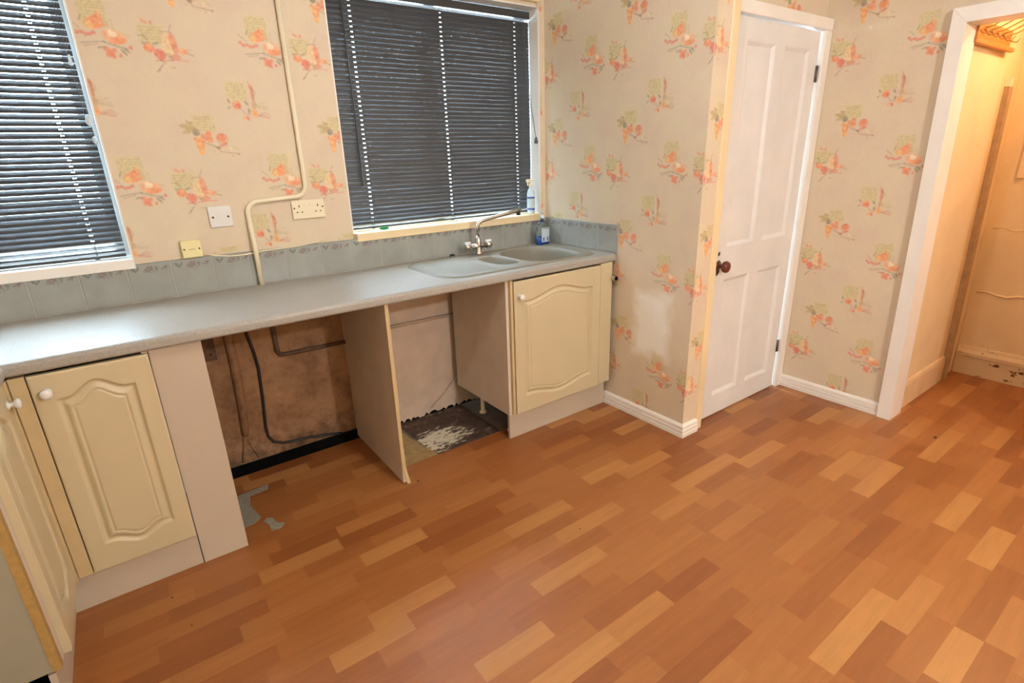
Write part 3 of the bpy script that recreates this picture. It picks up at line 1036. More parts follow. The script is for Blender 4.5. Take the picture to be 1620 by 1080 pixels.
# ------------------------------------------------------------------ windows, sills, blinds
def window(name, w, label, mullions):
    t = thing(name, ((w[0] + w[1]) / 2, .2, w[2]), label, 'window', kind='structure')
    x0, x1, z0_, z1 = w
    ya, yb = .15, .20
    f = .055
    b = MB()
    b.box(x0, x0 + f, ya, yb, z0_, z1); b.box(x1 - f, x1, ya, yb, z0_, z1)
    b.box(x0 + f, x1 - f, ya, yb, z0_, z0_ + f); b.box(x0 + f, x1 - f, ya, yb, z1 - f, z1)
    for mx in mullions: b.box(mx - .03, mx + .03, ya, yb, z0_ + f, z1 - f)
    b.build('frame', M['upvc'], t)
    edges = [x0 + f] + [e for mx in mullions for e in (mx - .03, mx + .03)] + [x1 - f]
    for a, c in zip(edges[::2], edges[1::2]):
        MB().box(a, c, .172, .176, z0_ + f, z1 - f).build('pane', M['glass'], t)
    return t


wa = window('window_1', W1, 'left window glowing behind half open slats', [-2.6])
wb = window('window_2', W2, 'larger window above the sink behind closed dark blind', [-.64])
for t, x0, x1, mt in ((wa, W1[0] - .02, W1[1] + .0, 'gloss_white'), (wb, W2[0] + .014, W2[1] + .0, 'cream_gloss')):
    b = MB()
    b.box(x0, x1, -.018, .15, 1.049, 1.0885, .003)
    b.build('sill', M[mt], t)
rw = thing('window_3', (-1.05, YR - .1, RW[2]), 'wide window in the wall behind the viewer', 'window', kind='structure')
b = MB()
for (x0, x1, za, zb) in ((RW[0], RW[0] + .06, RW[2], RW[3]), (RW[1] - .06, RW[1], RW[2], RW[3]), (RW[0], RW[1], RW[2], RW[2] + .06), (RW[0], RW[1], RW[3] - .06, RW[3]), (-1.07, -1.03, RW[2], RW[3])):
    b.box(x0, x1, YR - .14, YR - .09, za, zb)
b.build('frame', M['upvc'], rw)
for a, c in ((RW[0] + .06, -1.07), (-1.03, RW[1] - .06)):
    MB().box(a, c, YR - .12, YR - .116, RW[2] + .06, RW[3] - .06).build('pane', M['glass'], rw)


def slat_mesh(x0, x1, holes):
    """crowned slat about the origin, room edge at -y, with oblong cord holes"""
    w, cr = .025, .0022
    ys = [-w / 2, -w / 4, -.0022, .0022, w / 4, w / 2]
    xs = [x0]
    for h in holes: xs += [h - .0055, h + .0055]
    xs.append(x1)
    hs = set(2 * i + 1 for i in range(len(holes)))
    vv = [(x, y_, cr * (1 - (2 * y_ / w) ** 2)) for x in xs for y_ in ys]
    n = len(ys)
    ff = [(i * n + j, i * n + j + 1, (i + 1) * n + j + 1, (i + 1) * n + j) for i in range(len(xs) - 1) for j in range(n - 1) if not (i in hs and j == 2)]
    me = bpy.data.meshes.new('slat')
    me.from_pydata(vv, [], ff)
    me.polygons.foreach_set('use_smooth', [True] * len(ff))
    me.materials.append(M['slat'])
    me.update()
    return me


def blind(x0, x1, yb, ztop, zbot, pitch, tilt, holes, label, mat_head):
    t = thing('venetian_blind', ((x0 + x1) / 2, yb, zbot), label, 'blind')
    cx = (x0 + x1) / 2
    me = slat_mesh(x0 - cx, x1 - cx, [h - cx for h in holes])
    z = ztop - .03
    i = 0
    rnd = random.Random(4)
    zs = []
    while z > zbot + .022:
        zs.append(z); z -= pitch
    for i, z in enumerate(zs):
        o = bpy.data.objects.new('slat', me)
        COL.objects.link(o)
        o.parent = t
        o.location = (0, 0, z - zbot)
        o.rotation_euler = (math.radians(tilt(len(zs) - 1 - i, rnd)), 0, math.radians(rnd.uniform(-.06, .06)))
    b = MB(); b.box(x0, x1, yb - .014, yb + .014, ztop - .005, ztop + .032, .002); b.build('head_rail', M['slat_rail'], t)
    b = MB(); b.box(x0, x1, yb - .013, yb + .013, zbot, zbot + .011, .003); b.build('bottom_rail', M['slat_rail'], t)
    for h in holes:
        for yy in (-.0135, .0135):
            MB().tube([(h + .003, yb + yy, zbot + .011), (h + .003, yb + yy, ztop)], .0007, 5).build('ladder_cord', M['cord'], t)
        MB().tube([(h, yb, zbot + .011), (h, yb, ztop)], .0008, 5).build('lift_cord', M['cord'], t)
        MB().lathe([(.006, -.004), (.009, -.003), (.009, 0), (.004, 0)], (h, yb, zbot), n=10).build('cord_button', M['cord'], t)
    return t


b1 = blind(-3.0, -2.166, .062, 2.16, 1.094, .0215, lambda i, r: (24 if i < 2 else 55 + r.uniform(-1.6, 1.6)), (-2.92, -2.262), 'dark slatted blind at the left window with slats half open', None)
b2 = blind(-1.230, -.0485, .085, 2.155, 1.098, .0212, lambda i, r: (56 if i < 1 else 62 if i < 4 else 70 + r.uniform(-3, 3) if i < 9 else 74 + r.uniform(-1.0, 1.0)), (-1.094, -.618, -.148), 'wide dark grey blind shut over the window above the sink', None)
# cords and wand
MB().tube([(-2.182, .03, 2.15), (-2.182, .03, 1.80), (-2.178, .025, 1.62)], .0009, 5).build('pull_cord', M['cord'], b1)
MB().tube([(-2.172, .03, 2.15), (-2.174, .03, 1.80), (-2.170, .025, 1.60)], .0009, 5).build('pull_cord', M['cord'], b1)
MB().lathe([(.003, .02), (.005, .014), (.005, 0), (.008, -.012), (.002, -.016)], (-2.178, .028, 1.80), n=10).build('cord_joiner', M['clear_plastic'], b1)
MB().lathe([(.004, .03), (.010, .024), (.012, .0), (.004, -.010)], (-2.170, .022, 1.592), n=10).build('tassel', M['clear_plastic'], b1)
MB().tube([(-2.169, .022, 1.58), (-2.168, .020, 1.545)], .0009, 5).build('pull_cord', M['cord'], b1)
MB().lathe([(.002, .014), (.007, .010), (.008, -.006), (.003, -.014)], (-2.168, .020, 1.532), n=10).build('tassel', M['clear_plastic'], b1)
MB().tube([(-1.135, .066, 2.14), (-1.134, .064, 1.9), (-1.133, .062, 1.31)], .004, 8).build('tilt_wand', M['slat_rail'], b2)
for dx in (0, .006):
    MB().tube([(-.10 + dx, .066, 2.15), (-.095 + dx, .05, 1.85), (-.075 + dx * .3, -.004, 1.53)], .0010, 5).build('pull_cord', M['cord'], b2)
MB().lathe([(.003, .02), (.006, .014), (.012, -.010), (.010, -.018), (.002, -.019)], (-.074, -.006, 1.512), n=12).build('tassel', M['slat_rail'], b2)
b = MB()
b.box(-1.27, -.055, -.030, -.001, 2.213, 2.236, .002)
b.build('curtain_track', M['cream_gloss'], label='cream curtain track above the wide dark blind', cat='curtain track')

# ------------------------------------------------------------------ tiles
TW = 0.1538
kt = Canvas(150, 150, 2.5)
GM, GP, GG = (116, 110, 108), (122, 98, 102), (102, 112, 102)
for pts in ([(-62, 62), (-56, 50), (-48, 46)], [(-48, 46), (-40, 52), (-36, 62)], [(-54, 60), (-48, 48)]): kt.line(pts, 3, GG, .7)
kt.ell(-58, 56, 7, 3, GG, .7, -50); kt.ell(-40, 56, 7, 3, GG, .7, 50); kt.ell(-48, 44, 4, 3, GM, .6)
for x, y_, r in ((-12, 50, 8), (-2, 58, 7), (6, 50, 9), (-6, 42, 7), (10, 60, 5)): kt.ell(x, y_, r, r * .8, GP, .6)
kt.ring(0, 52, 7, 2, (128, 108, 108), .7); kt.line([(-22, 44), (-14, 40)], 3, GM, .6); kt.line([(12, 44), (14, 34)], 2, GM, .7); kt.line([(0, 44), (2, 34)], 2, GM, .6)
kt.ell(24, 52, 5, 8, GG, .6, 20); kt.ell(24, 42, 6, 3, GM, .6, 30); kt.ring(25, 52, 6, 2, GM, .6)
kt.line([(42, 46), (52, 52), (64, 54)], 2.6, GP, .7); kt.ell(58, 56, 6, 4, GP, .6, 20); kt.ell(54, 46, 4, 3, GG, .6); kt.line([(58, 54), (58, 44)], 2, GP, .6)


def tile_mesh(w):
    """glazed tile in local x-z, face towards -y; w = width kept from the right-hand side of the print"""
    h, t, e = .150, .007, .0015
    n = 61
    xs, zs = kt.X[0] / 1000, kt.Y[:, 0] / 1000
    keep = xs >= (.075 - w) - 1e-6
    xs = xs[keep]
    V, C = [], []
    for j, z in enumerate(zs):
        for i, x in enumerate(xs):
            edge = (i in (0, len(xs) - 1)) or (j in (0, len(zs) - 1))
            V.append((x, -t + (e if edge else 0), z))
            C.append((*kt.c[j, np.nonzero(keep)[0][i]], kt.a[j, np.nonzero(keep)[0][i]]))
    nx = len(xs)
    F = [(j * nx + i, j * nx + i + 1, (j + 1) * nx + i + 1, (j + 1) * nx + i) for j in range(len(zs) - 1) for i in range(nx - 1)]
    k = len(V)
    x0, x1 = xs[0], xs[-1]
    for (x, z) in ((x0, zs[0]), (x1, zs[0]), (x1, zs[-1]), (x0, zs[-1])):
        V += [(x, -t + e, z), (x, 0.0, z)]; C += [(0, 0, 0, 0)] * 2
    for a in range(4):
        c = (a + 1) % 4
        F.append((k + 2 * a, k + 2 * c, k + 2 * c + 1, k + 2 * a + 1))
    me = bpy.data.meshes.new('tile')
    me.from_pydata(V, [], F)
    at = me.color_attributes.new('print', 'FLOAT_COLOR', 'POINT')
    at.data.foreach_set('color', np.array(C, dtype=np.float32).ravel())
    me.materials.append(M['tile'])
    me.update()
    return me


TZ = WT + .004 + .075
full = tile_mesh(.150)


def place_tile(me, wall, x, y_, rz):
    o = bpy.data.objects.new('tile', me)
    COL.objects.link(o)
    o.parent = wall
    o.location = Vector((x, y_, TZ)) - wall.location
    o.rotation_euler = (0, 0, rz)


xt = -.0275 - TW / 2
n = 0
while xt > -3.05:
    place_tile(full, WALL_B, xt, -.003, 0)
    xt -= TW
    n += 1
MB().box(-3.12, -.0, -.0085, .001, WT, WT + .154).build('grout_bed', M['grout'], WALL_B)
for i in range(4):
    place_tile(full, WALL_R, -.003, -.008 - .0755 - i * .1515, -math.pi / 2)
MB().box(-.0085, .001, -.612, -.0086, WT, WT + .154).build('grout_bed', M['grout'], WALL_R)

# ------------------------------------------------------------------ worktops
def nose_profile(yb, yf, z0_, z1, r=.016, n=6):
    """(y,z) outline of a worktop with a rolled front edge"""
    pts = [(yb, z0_), (yb, z1)]
    for k in range(n + 1):
        a = math.pi / 2 * (1 - k / n)
        pts.append((yf + r - r * math.cos(a), z1 - r + r * math.sin(a)))
    for k in range(n + 1):
        a = math.pi / 2 * k / n
        pts.append((yf + r * .6 - r * .6 * math.cos(a), z0_ + r * .6 - r * .6 * math.sin(a)))
    return pts


HX0, HX1, HY0, HY1 = -.70, -.10, -.53, -.085           # cut-out for the sink
b = MB()
pf = nose_profile(-.0105, -.61, .87, WT)
b.prism(pf, 'x', XL, HX0)
b.prism(pf, 'x', HX1, -.0125)
b.prism(nose_profile(HY0, -.61, .87, WT), 'x', HX0, HX1)
b.box(HX0, HX1, HY1, -.0105, .87, WT)
b.build('worktop', M['worktop'], label='long speckled grey worktop under the windows holding the sink', cat='worktop')
b = MB()
pf2 = [(p[0], p[1]) for p in nose_profile(XL, -2.525, .87, WT)]
pts = [(XL, .87), (XL, WT)]
r = .016
for k in range(7):
    a = math.pi / 2 * (1 - k / 6); pts.append((-2.525 - r + r * math.cos(a), WT - r + r * math.sin(a)))
for k in range(7):
    a = math.pi / 2 * k / 6; pts.append((-2.525 - r * .6 + r * .6 * math.cos(a), .87 + r * .6 - r * .6 * math.sin(a)))
b.prism(pts, 'y', -1.01, -.6105)
b.build('worktop', M['worktop'], label='short speckled worktop over the left unit at the frame edge', cat='worktop')

# ------------------------------------------------------------------ unit doors
def cupboard_door(W, H, T, side, ztop, amp, zbot, amp2, sh=.0):
    """raised arch-panel door front; local x 0..W, y 0 (face) .. T, z 0..H"""
    step = .003
    nx, nz = int(W / step) + 1, int(H / step) + 1
    x, z = np.meshgrid(np.linspace(0, W, nx), np.linspace(0, H, nz))
    a = W / 2 - side
    t = np.clip(np.abs(x - W / 2) / a, 0, 1)
    t3 = np.clip(t * (1 + sh), 0, 1)
    g = .5 * (1 + np.cos(np.pi * t3))
    top = ztop - amp * (1 - g)
    bot = zbot + amp2 * (1 - g)
    dg = np.gradient(top, x[0], axis=1)
    dg2 = np.gradient(bot, x[0], axis=1)
    d = np.minimum(a - np.abs(x - W / 2), np.minimum((top - z) / np.sqrt(1 + dg ** 2), (z - bot) / np.sqrt(1 + dg2 ** 2)))
    h = np.zeros_like(d)
    xp = np.array([-.001, 0, .005, .010, .014, .020, .026, .031, .0335, .036, .0385, .2])
    fp = np.array([0, 0, -.0085, -.0100, -.0088, -.0040, -.0010, -.0004, -.0040, -.0040, -.0006, -.0006])
    h = np.interp(d, xp, fp)
    e = np.minimum(np.minimum(x, W - x), np.minimum(z, H - z))
    h -= .003 * (1 - np.clip(e / .006, 0, 1)) ** 2
    V = np.stack([x, -h, z], -1).reshape(-1, 3).tolist()
    F = [(j * nx + i, j * nx + i + 1, (j + 1) * nx + i + 1, (j + 1) * nx + i) for j in range(nz - 1) for i in range(nx - 1)]
    k = len(V)
    for (X_, Z_) in ((0, 0), (W, 0), (W, H), (0, H)):
        V += [(X_, .003, Z_), (X_, T, Z_)]
    for a_ in range(4):
        c = (a_ + 1) % 4
        F.append((k + 2 * a_, k + 2 * a_ + 1, k + 2 * c + 1, k + 2 * c))
    F.append((k + 1, k + 7, k + 5, k + 3))
    return V, F


def knob(c, ax, parent):
    return MB().lathe([(.013, 0), (.013, .003), (.007, .006), (.0065, .013), (.012, .017), (.0155, .022), (.0145, .028), (.008, .031), (.001, .0315)], c, ax, 20).build('knob', M['plastic_white'], parent, label='small white round knob')


def place_door(V, F, origin, rot90, parent, mat):
    """rot90: front turned to face +x"""
    W_ = []
    for (x, y_, z) in V:
        W_.append((origin[0] - y_, origin[1] - x, origin[2] + z) if rot90 == 'x' else (origin[0] + x, origin[1] + y_, origin[2] + z))
    b = MB()
    b.add(W_, F, True)
    b.s[-5:] = [False] * 5
    return b.build('cupboard_door', mat, parent)


# corner base unit (back run)
cu = thing('base_unit', (-2.33, -.3, 0), 'narrow cream base unit in the left corner with arched door', 'cupboard')
V, F = cupboard_door(.303, .718, .020, .0505, .672, .040, .066, .030, .28)
d1 = place_door(V, F, (-2.487, -.605, .142), None, cu, M['door_cream'])
knob((-2.452, -.605, .803), (0, -1, 0), d1)
b = MB(); b.box(-2.530, -2.4905, -.600, -.575, .142, .862, .002); b.build('corner_post', M['edge_strip'], cu)
b = MB(); b.box(-2.5715, -2.183, -.574, -.558, 0.001, .1405); b.build('plinth', M['panel_cream'], cu)
b = MB(); b.box(-2.50, -2.183, -.584, -.02, .142, .158); b.box(-2.199, -2.183, -.584, -.02, .1585, .868); b.build('carcass', M['carcass'], cu)

# filler panel beside it
b = MB()
b.box(-2.180, -2.026, -.578, -.560, .001, .8685, .001, 1)
b.build('filler_panel', M['panel_cream'], label='plain cream filler panel standing right of the corner unit', cat='panel')

# left-hand unit
lu = thing('base_unit', (-2.8, -.9, 0), 'cream base unit along the left edge with a door seen edge on', 'cupboard')
V, F = cupboard_door(.315, .718, .020, .052, .672, .040, .066, .030, .28)
d2 = place_door(V, F, (-2.536, -.622, .142), 'x', lu, M['door_cream'])
knob((-2.536, -.652, .803), (1, 0, 0), d2)
b = MB(); b.box(-2.58, -2.5305, -.6215, -.6005, .142, .862, .001); b.build('corner_post', M['edge_strip'], lu)
b = MB(); b.box(-2.575, -2.5565, -.978, -.626, .142, .868); b.build('front_frame', M['carcass'], lu)
b = MB(); b.box(-2.5745, -2.5545, -1.004, -.9785, .150, .868); b.build('raw_edge', M['raw_board'], lu)
b = MB(); b.box(-3.1, -2.575, -1.002, -.984, .150, .868); b.build('side_panel', M['grey_board'], lu)
b = MB(); b.box(-3.1, -2.5755, -.9835, -.63, .150, .166); b.build('base_board', M['carcass'], lu)
b = MB(); b.box(-2.588, -2.572, -1.0, -.575, .001, .1415); b.build('plinth', M['panel_cream'], lu)

# tall partition between the two empty bays
pt = thing('partition_panel', (-1.349, -.3, 0), 'off white upright panel between the two empty appliance bays', 'panel')
MB().box(-1.3565, -1.3415, -.588, -.0125, .012, .8685).build('board', M['carcass'], pt)
b = MB()
zz = [.868, .5, .2, .10, .06, .03, .004]
dxs = [0, 0, 0, .002, .006, .011, .016]
pv, pfc = [], []
for z, dx in zip(zz, dxs):
    pv += [(-1.3570 + dx, -.5885 - dx * .3, z), (-1.3410 + dx, -.5885 - dx * .3, z), (-1.3410 + dx, -.5915 - dx * .3, z), (-1.3570 + dx, -.5915 - dx * .3, z)]
for i in range(len(zz) - 1):
    for k in range(4):
        pfc.append((4 * i + k, 4 * i + (k + 1) % 4, 4 * i + 4 + (k + 1) % 4, 4 * i + 4 + k))
pfc += [(0, 1, 2, 3), tuple(4 * (len(zz) - 1) + k for k in (3, 2, 1, 0))]
b.add(pv, pfc)
b.build('edge_strip', M['edge_strip'], pt, label='cream edging strip peeling away at the foot')

# sink unit
su = thing('sink_unit', (-.37, -.3, 0), 'wide cream sink base unit with arched door beside the right wall', 'cupboard')
V, F = cupboard_door(.584, .703, .020, .060, .642, .042, .058, .034, .12)
d3 = place_door(V, F, (-.704, -.606, .158), None, su, M['door_cream'])
knob((-.672, -.606, .784), (0, -1, 0), d3)
MB().box(-.740, -.724, -.584, -.06, .155, .8685).build('side_panel', M['carcass'], su)
MB().box(-.7235, -.025, -.584, -.06, .155, .171).build('base_board', M['carcass'], su)
b = MB(); b.box(-.1185, -.030, -.604, -.586, .165, .8685, .002); b.build('filler_strip', M['door_cream'], su)
MB().box(-.7235, -.71, -.602, -.585, .160, .8685).build('front_edge', M['edge_strip'], su)
MB().box(-.722, -.022, -.556, -.540, .001, .1545).build('plinth', M['panel_cream'], su)
for (x, y_) in ((-.66, -.20), (-.66, -.48), (-.1, -.2)):
    MB().lathe([(.022, 0), (.022, .006), (.013, .010), (.012, .12), (.020, .125), (.020, .1545)], (x, y_, .0003), n=16).build('leg', M['plastic_cream'], su)
kv = thing('pipe_end', (-.022, -.60, .778), 'chrome pipe end with black bore beside the sink door', 'pipe fitting')
MB().lathe([(.012, 0), (.0165, .004), (.0165, .022), (.0155, .026)], (-.026, -.6045, .778), (0, -1, 0), 20).build('collar', M['chrome'], kv)
MB().lathe([(.011, 0), (.011, .0015)], (-.026, -.6306, .778), (0, -1, 0), 20).build('bore', M['black'], kv)

# ------------------------------------------------------------------ sink, tap, bits round it
SX, SY, SA, SB = -.548, -.302, .486, .252


def rrect_r(th, a, b_, r):
    """distance to a rounded rectangle along a direction"""
    c, s = abs(math.cos(th)), abs(math.sin(th))
    k = min(a / c if c > 1e-9 else 1e9, b_ / s if s > 1e-9 else 1e9)
    x, y_ = k * c, k * s
    if x > a - r and y_ > b_ - r:
        p, q = a - r, b_ - r
        B = c * p + s * q
        D = B * B - (p * p + q * q - r * r)
        return B + math.sqrt(max(D, 0))
    return k


NX, NY = 200, 110
V = []
for j in range(NY + 1):
    for i in range(NX + 1):
        u, v = -1 + 2 * i / NX, -1 + 2 * j / NY
        x, y_ = u * SA, v * SB
        s = max(abs(u), abs(v))
        if s > 1e-6:
            th = math.atan2(y_, x)
            rr = .13 if x < 0 else .10
            full_r = min(SA / abs(math.cos(th)) if abs(math.cos(th)) > 1e-9 else 1e9, SB / abs(math.sin(th)) if abs(math.sin(th)) > 1e-9 else 1e9)
            k = 1 + (rrect_r(th, SA, SB, rr) / full_r - 1) * s ** 3
            x, y_ = x * k, y_ * k
        V.append([SX + x, SY + y_, s])
V = np.array(V)
x, y_, s = V[:, 0], V[:, 1], V[:, 2]
sm = lambda t: np.clip(t, 0, 1) ** 2 * (3 - 2 * np.clip(t, 0, 1))
z = np.full(len(V), WT + .0075)
z -= .0075 * sm((s - .965) / .035)                             # rolled rim
z -= .003 * sm((.93 - s) / .03)                                # slight dish


def bowl(cx, cy, a, b_, p, depth, wall):
    q = (np.abs((x - cx) / a) ** p + np.abs((y_ - cy) / b_) ** p) ** (1 / p)
    return depth * sm((1.0 - q) / wall)


dm = bowl(-.315, -.315, .190, .205, 3.2, .155, .16)
ds = bowl(-.592, -.315, .075, .140, 3.0, .090, .34)
z -= dm + ds
dr = sm((-.70 - x) / .03) * sm((.86 - s) / .08)
z -= dr * (.0015 + .0022 * np.cos(2 * math.pi * (y_ + .30 * (x + .7) * (y_ - SY)) / .030))
V[:, 2] = z
F = [(j * (NX + 1) + i, j * (NX + 1) + i + 1, (j + 1) * (NX + 1) + i + 1, (j + 1) * (NX + 1) + i) for j in range(NY) for i in range(NX)]
sk = thing('sink', (SX, SY, WT), 'cream one and a half bowl sink with ridged drainer', 'sink')
b = MB(); b.add(V.tolist(), F, True); b.build('basin', M['sink'], sk)
for (cx, cy, zz_) in ((-.315, -.315, WT + .0045 - .155), (-.592, -.315, WT + .0045 - .09)):
    MB().lathe([(.036, 0), (.036, .002), (.028, .003), (.026, .0008), (.001, .0008)], (cx, cy, zz_), n=24).build('drain', M['chrome'], sk)

TX, TY = -.571, -.098
tp = thing('mixer_tap', (TX, TY, WT + .006), 'chrome mixer tap with angled spout behind the sink bowls', 'tap')
zb = WT + .0055
MB().lathe([(.025, 0), (.025, .006), (.019, .012), (.018, .045), (.019, .065), (.016, .078), (.0135, .088), (.0125, .10)], (TX, TY, zb), n=24).build('body', M['chrome'], tp)
b = MB()
b.tube([(TX - .052, TY, zb + .046), (TX + .052, TY, zb + .046)], .0155, 18)
b.build('cross_bar', M['chrome'], tp)
for sgn in (-1, 1):
    h = MB().lathe([(.0155, 0), (.0205, .003), (.0205, .026), (.0165, .032), (.004, .033)], (TX + sgn * .0525, TY, zb + .046), (sgn, 0, 0), 20).build('handle', M['chrome'], tp)
    MB().box(TX + sgn * .068 - .018, TX + sgn * .068 + .018, TY - .007, TY + .007, zb + .064, zb + .074, .003).build('lever', M['plastic_white'], h)
P = [(TX, TY, zb + .095), (TX, TY, zb + .150)]
P += [(TX + .006, TY - .001, zb + .166), (TX + .018, TY - .003, zb + .178), (TX + .036, TY - .006, zb + .184), (TX + .10, TY - .018, zb + .196), (TX + .18, TY - .033, zb + .210), (TX + .262, TY - .048, zb + .2245)]
MB().tube(P, [.0105] * 6 + [.011, .012], 16).build('spout', M['chrome'], tp)
MB().lathe([(.010, -.020), (.0115, -.018), (.0115, .002), (.006, .004)], (TX + .250, TY - .046, zb + .216), n=16).build('nozzle', M['screw'], tp)

bt = thing('soap_bottle', (-.098, -.085, WT), 'clear pump bottle part filled with blue liquid in worktop corner', 'bottle')
bz = WT + .0005
MB().lathe([(.040, 0), (.045, .004), (.045, .058), (.002, .058)], (-.098, -.085, bz + .001), n=28, sy=.62).build('liquid', M['blue_liquid'], bt)
MB().lathe([(.0455, 0.0585), (.047, .064), (.047, .10), (.040, .125), (.022, .142), (.012, .148), (.012, .158)], (-.098, -.085, bz), n=28, sy=.64).build('bottle', M['clear'], bt)
b = MB()
ap = [(-.098 + .0485 * math.cos(a), -.085 + .0485 * .66 * math.sin(a)) for a in np.linspace(math.radians(235), math.radians(325), 9)]
b.add([(p[0], p[1], zz) for zz in (bz + .022, bz + .108) for p in ap], [(i, i + 1, 9 + i + 1, 9 + i) for i in range(8)], True)
b.build('label', M['label_white'], bt)
b = MB()
for (i0, i1, za, zb_) in ((1, 2, .028, .05), (4, 5, .028, .052), (6, 7, .028, .05), (1, 7, .10, .104)):
    b.add([(-.098 + .0492 * math.cos(a), -.085 + .0492 * .66 * math.sin(a), zz) for zz in (bz + za, bz + zb_) for a in np.radians(np.linspace(235 + 11.25 * i0, 235 + 11.25 * i1, 4))], [(i, i + 1, 5 + i, 4 + i) for i in range(3)], True)
b.build('label_print', M['label_blue'], bt)
b = MB()
b.lathe([(.0135, .158), (.0135, .172), (.008, .176), (.005, .178), (.005, .192), (.011, .193), (.011, .200), (.003, .202)], (-.098, -.085, bz), n=16)
b.tube([(-.098, -.085, bz + .197), (-.125, -.10, bz + .195)], .0045, 8)
b.build('pump', M['clear_plastic'], bt)

sb = thing('spray_bottle', (-.093, .03, 1.0885), 'white spray bottle with blue label standing on the sill corner', 'bottle')
MB().lathe([(.020, 0), (.023, .004), (.023, .12), (.018, .14), (.010, .15), (.010, .16)], (-.093, .03, 1.089), n=20).build('bottle', M['clear_plastic'], sb)
MB().lathe([(.0234, .020), (.0235, .021), (.0235, .10), (.0234, .101)], (-.093, .03, 1.089), n=20).build('label', M['label_white'], sb)
MB().lathe([(.0237, .092), (.0239, .093), (.0239, .101), (.0237, .102)], (-.093, .03, 1.089), n=20).build('label_band', M['label_blue'], sb)
MB().lathe([(.0237, .024), (.0239, .025), (.0239, .034), (.0237, .035)], (-.093, .03, 1.089), n=20).build('label_band', M['label_blue'], sb)
b = MB()
b.lathe([(.011, .16), (.011, .178), (.007, .180), (.007, .19)], (-.093, .03, 1.089), n=14)
b.box(-.125, -.083, .022, .038, 1.275, 1.293, .004)
b.box(-.118, -.112, .026, .034, 1.255, 1.275, .002)
b.build('trigger', M['plastic_cream'], sb)

b = MB()
random.seed(9)
bm = bmesh.new()
bmesh.ops.create_icosphere(bm, subdivisions=2, radius=1)
vv = [(-1.062 + v.co.x * .026 * random.uniform(.8, 1.1), .020 + v.co.y * .014 * random.uniform(.8, 1.1), 1.0985 + max(-1, v.co.z) * .0095 * random.uniform(.85, 1)) for v in bm.verts]
ff = [[v.index for v in f.verts] for f in bm.faces]
bm.free()
b.add(vv, ff, False)
b.build('scouring_pad', M['green'], label='small green scouring pad on the sill below the dark blind', cat='scouring pad')
b = MB()
b.lathe([(.016, 0), (.016, .006), (.011, .012), (.004, .014)], (-.70, -.028, WT + .0008), n=16)
b.build('sink_plug', M['dark_green'], label='dark rubber plug lying against the tiles behind the drainer', cat='plug')

# ------------------------------------------------------------------ electrics on the back wall
cd = MB()
R_ = .045
P = [(-1.436, -.012, 2.44), (-1.436, -.012, 1.34)]
P += arc((-1.436 - .05, -.012, 1.335), .05, 0, -90, 8, 'xz')
P += arc((-1.648, -.012, 1.226), .050, 90, 180, 8, 'xz')
P += [(-1.698, -.016, 1.15), (-1.698, -.030, 1.09), (-1.698, -.030, .9105)]
cd.tube(P, .0105, 14)
cd.build('conduit', M['plastic_cream'], label='cream cable conduit bending down the papered wall to the worktop', cat='conduit')

sw = thing('switch_plate', (-1.807, 0, 1.18), 'square white switch plate left of the conduit', 'switch')
MB().box(-1.851, -1.762, -.010, -.0008, 1.180, 1.267, .003).build('plate', M['plastic_white'], sw)
MB().box(-1.817, -1.797, -.0125, -.0102, 1.212, 1.236, .001).build('rocker', M['plastic_white'], sw)
for x in (-1.836, -1.777): MB().lathe([(.0045, 0), (.0045, .001)], (x, -.0102, 1.222), (0, -1, 0), 10).build('screw', M['screw'], sw)
ss = thing('double_socket', (-1.436, 0, 1.185), 'cream double socket under the conduit bend', 'socket')
MB().box(-1.510, -1.362, -.012, -.0008, 1.184, 1.268, .003).build('plate', M['plastic_cream'], ss)
for x in (-1.449, -1.423): MB().box(x - .008, x + .008, -.0145, -.0122, 1.240, 1.256, .001).build('rocker', M['plastic_cream'], ss)
for cx in (-1.478, -1.394):
    b = MB()
    b.box(cx - .002, cx + .002, -.0128, -.0119, 1.236, 1.246)
    b.box(cx - .0145, cx - .0075, -.0128, -.0119, 1.212, 1.2165)
    b.box(cx + .0075, cx + .0145, -.0128, -.0119, 1.212, 1.2165)
    b.build('pin_slots', M['screw'], ss)
for x in (-1.500, -1.372): MB().lathe([(.0035, 0), (.0035, .001)], (x, -.0121, 1.233), (0, -1, 0), 10).build('screw', M['screw'], ss)
bp = thing('blanking_plate', (-1.94, 0, 1.066), 'yellowed cable outlet plate sitting on top of the tiles', 'outlet plate')
MB().box(-1.977, -1.903, -.024, -.0008, 1.067, 1.139, .003).build('plate', M['plastic_yellow'], bp)
MB().box(-1.953, -1.927, -.0246, -.0241, 1.100, 1.104).build('marking', M['edge_strip'], bp)
for x in (-1.968, -1.912): MB().lathe([(.0035, 0), (.0035, .001)], (x, -.0241, 1.103), (0, -1, 0), 10).build('screw', M['screw'], bp)
b = MB()
b.tube([(-1.902, -.008, 1.078), (-1.86, -.0135, 1.064), (-1.80, -.0135, 1.054), (-1.74, -.0135, 1.053), (-1.66, -.0135, 1.060), (-1.58, -.0135, 1.062), (-1.50, -.0135, 1.064), (-1.41, -.0125, 1.075), (-1.38, -.004, 1.08)], .0032, 8)
b.build('thin_cable', M['plastic_cream'], label='thin white cable sagging along the tile tops', cat='cable')

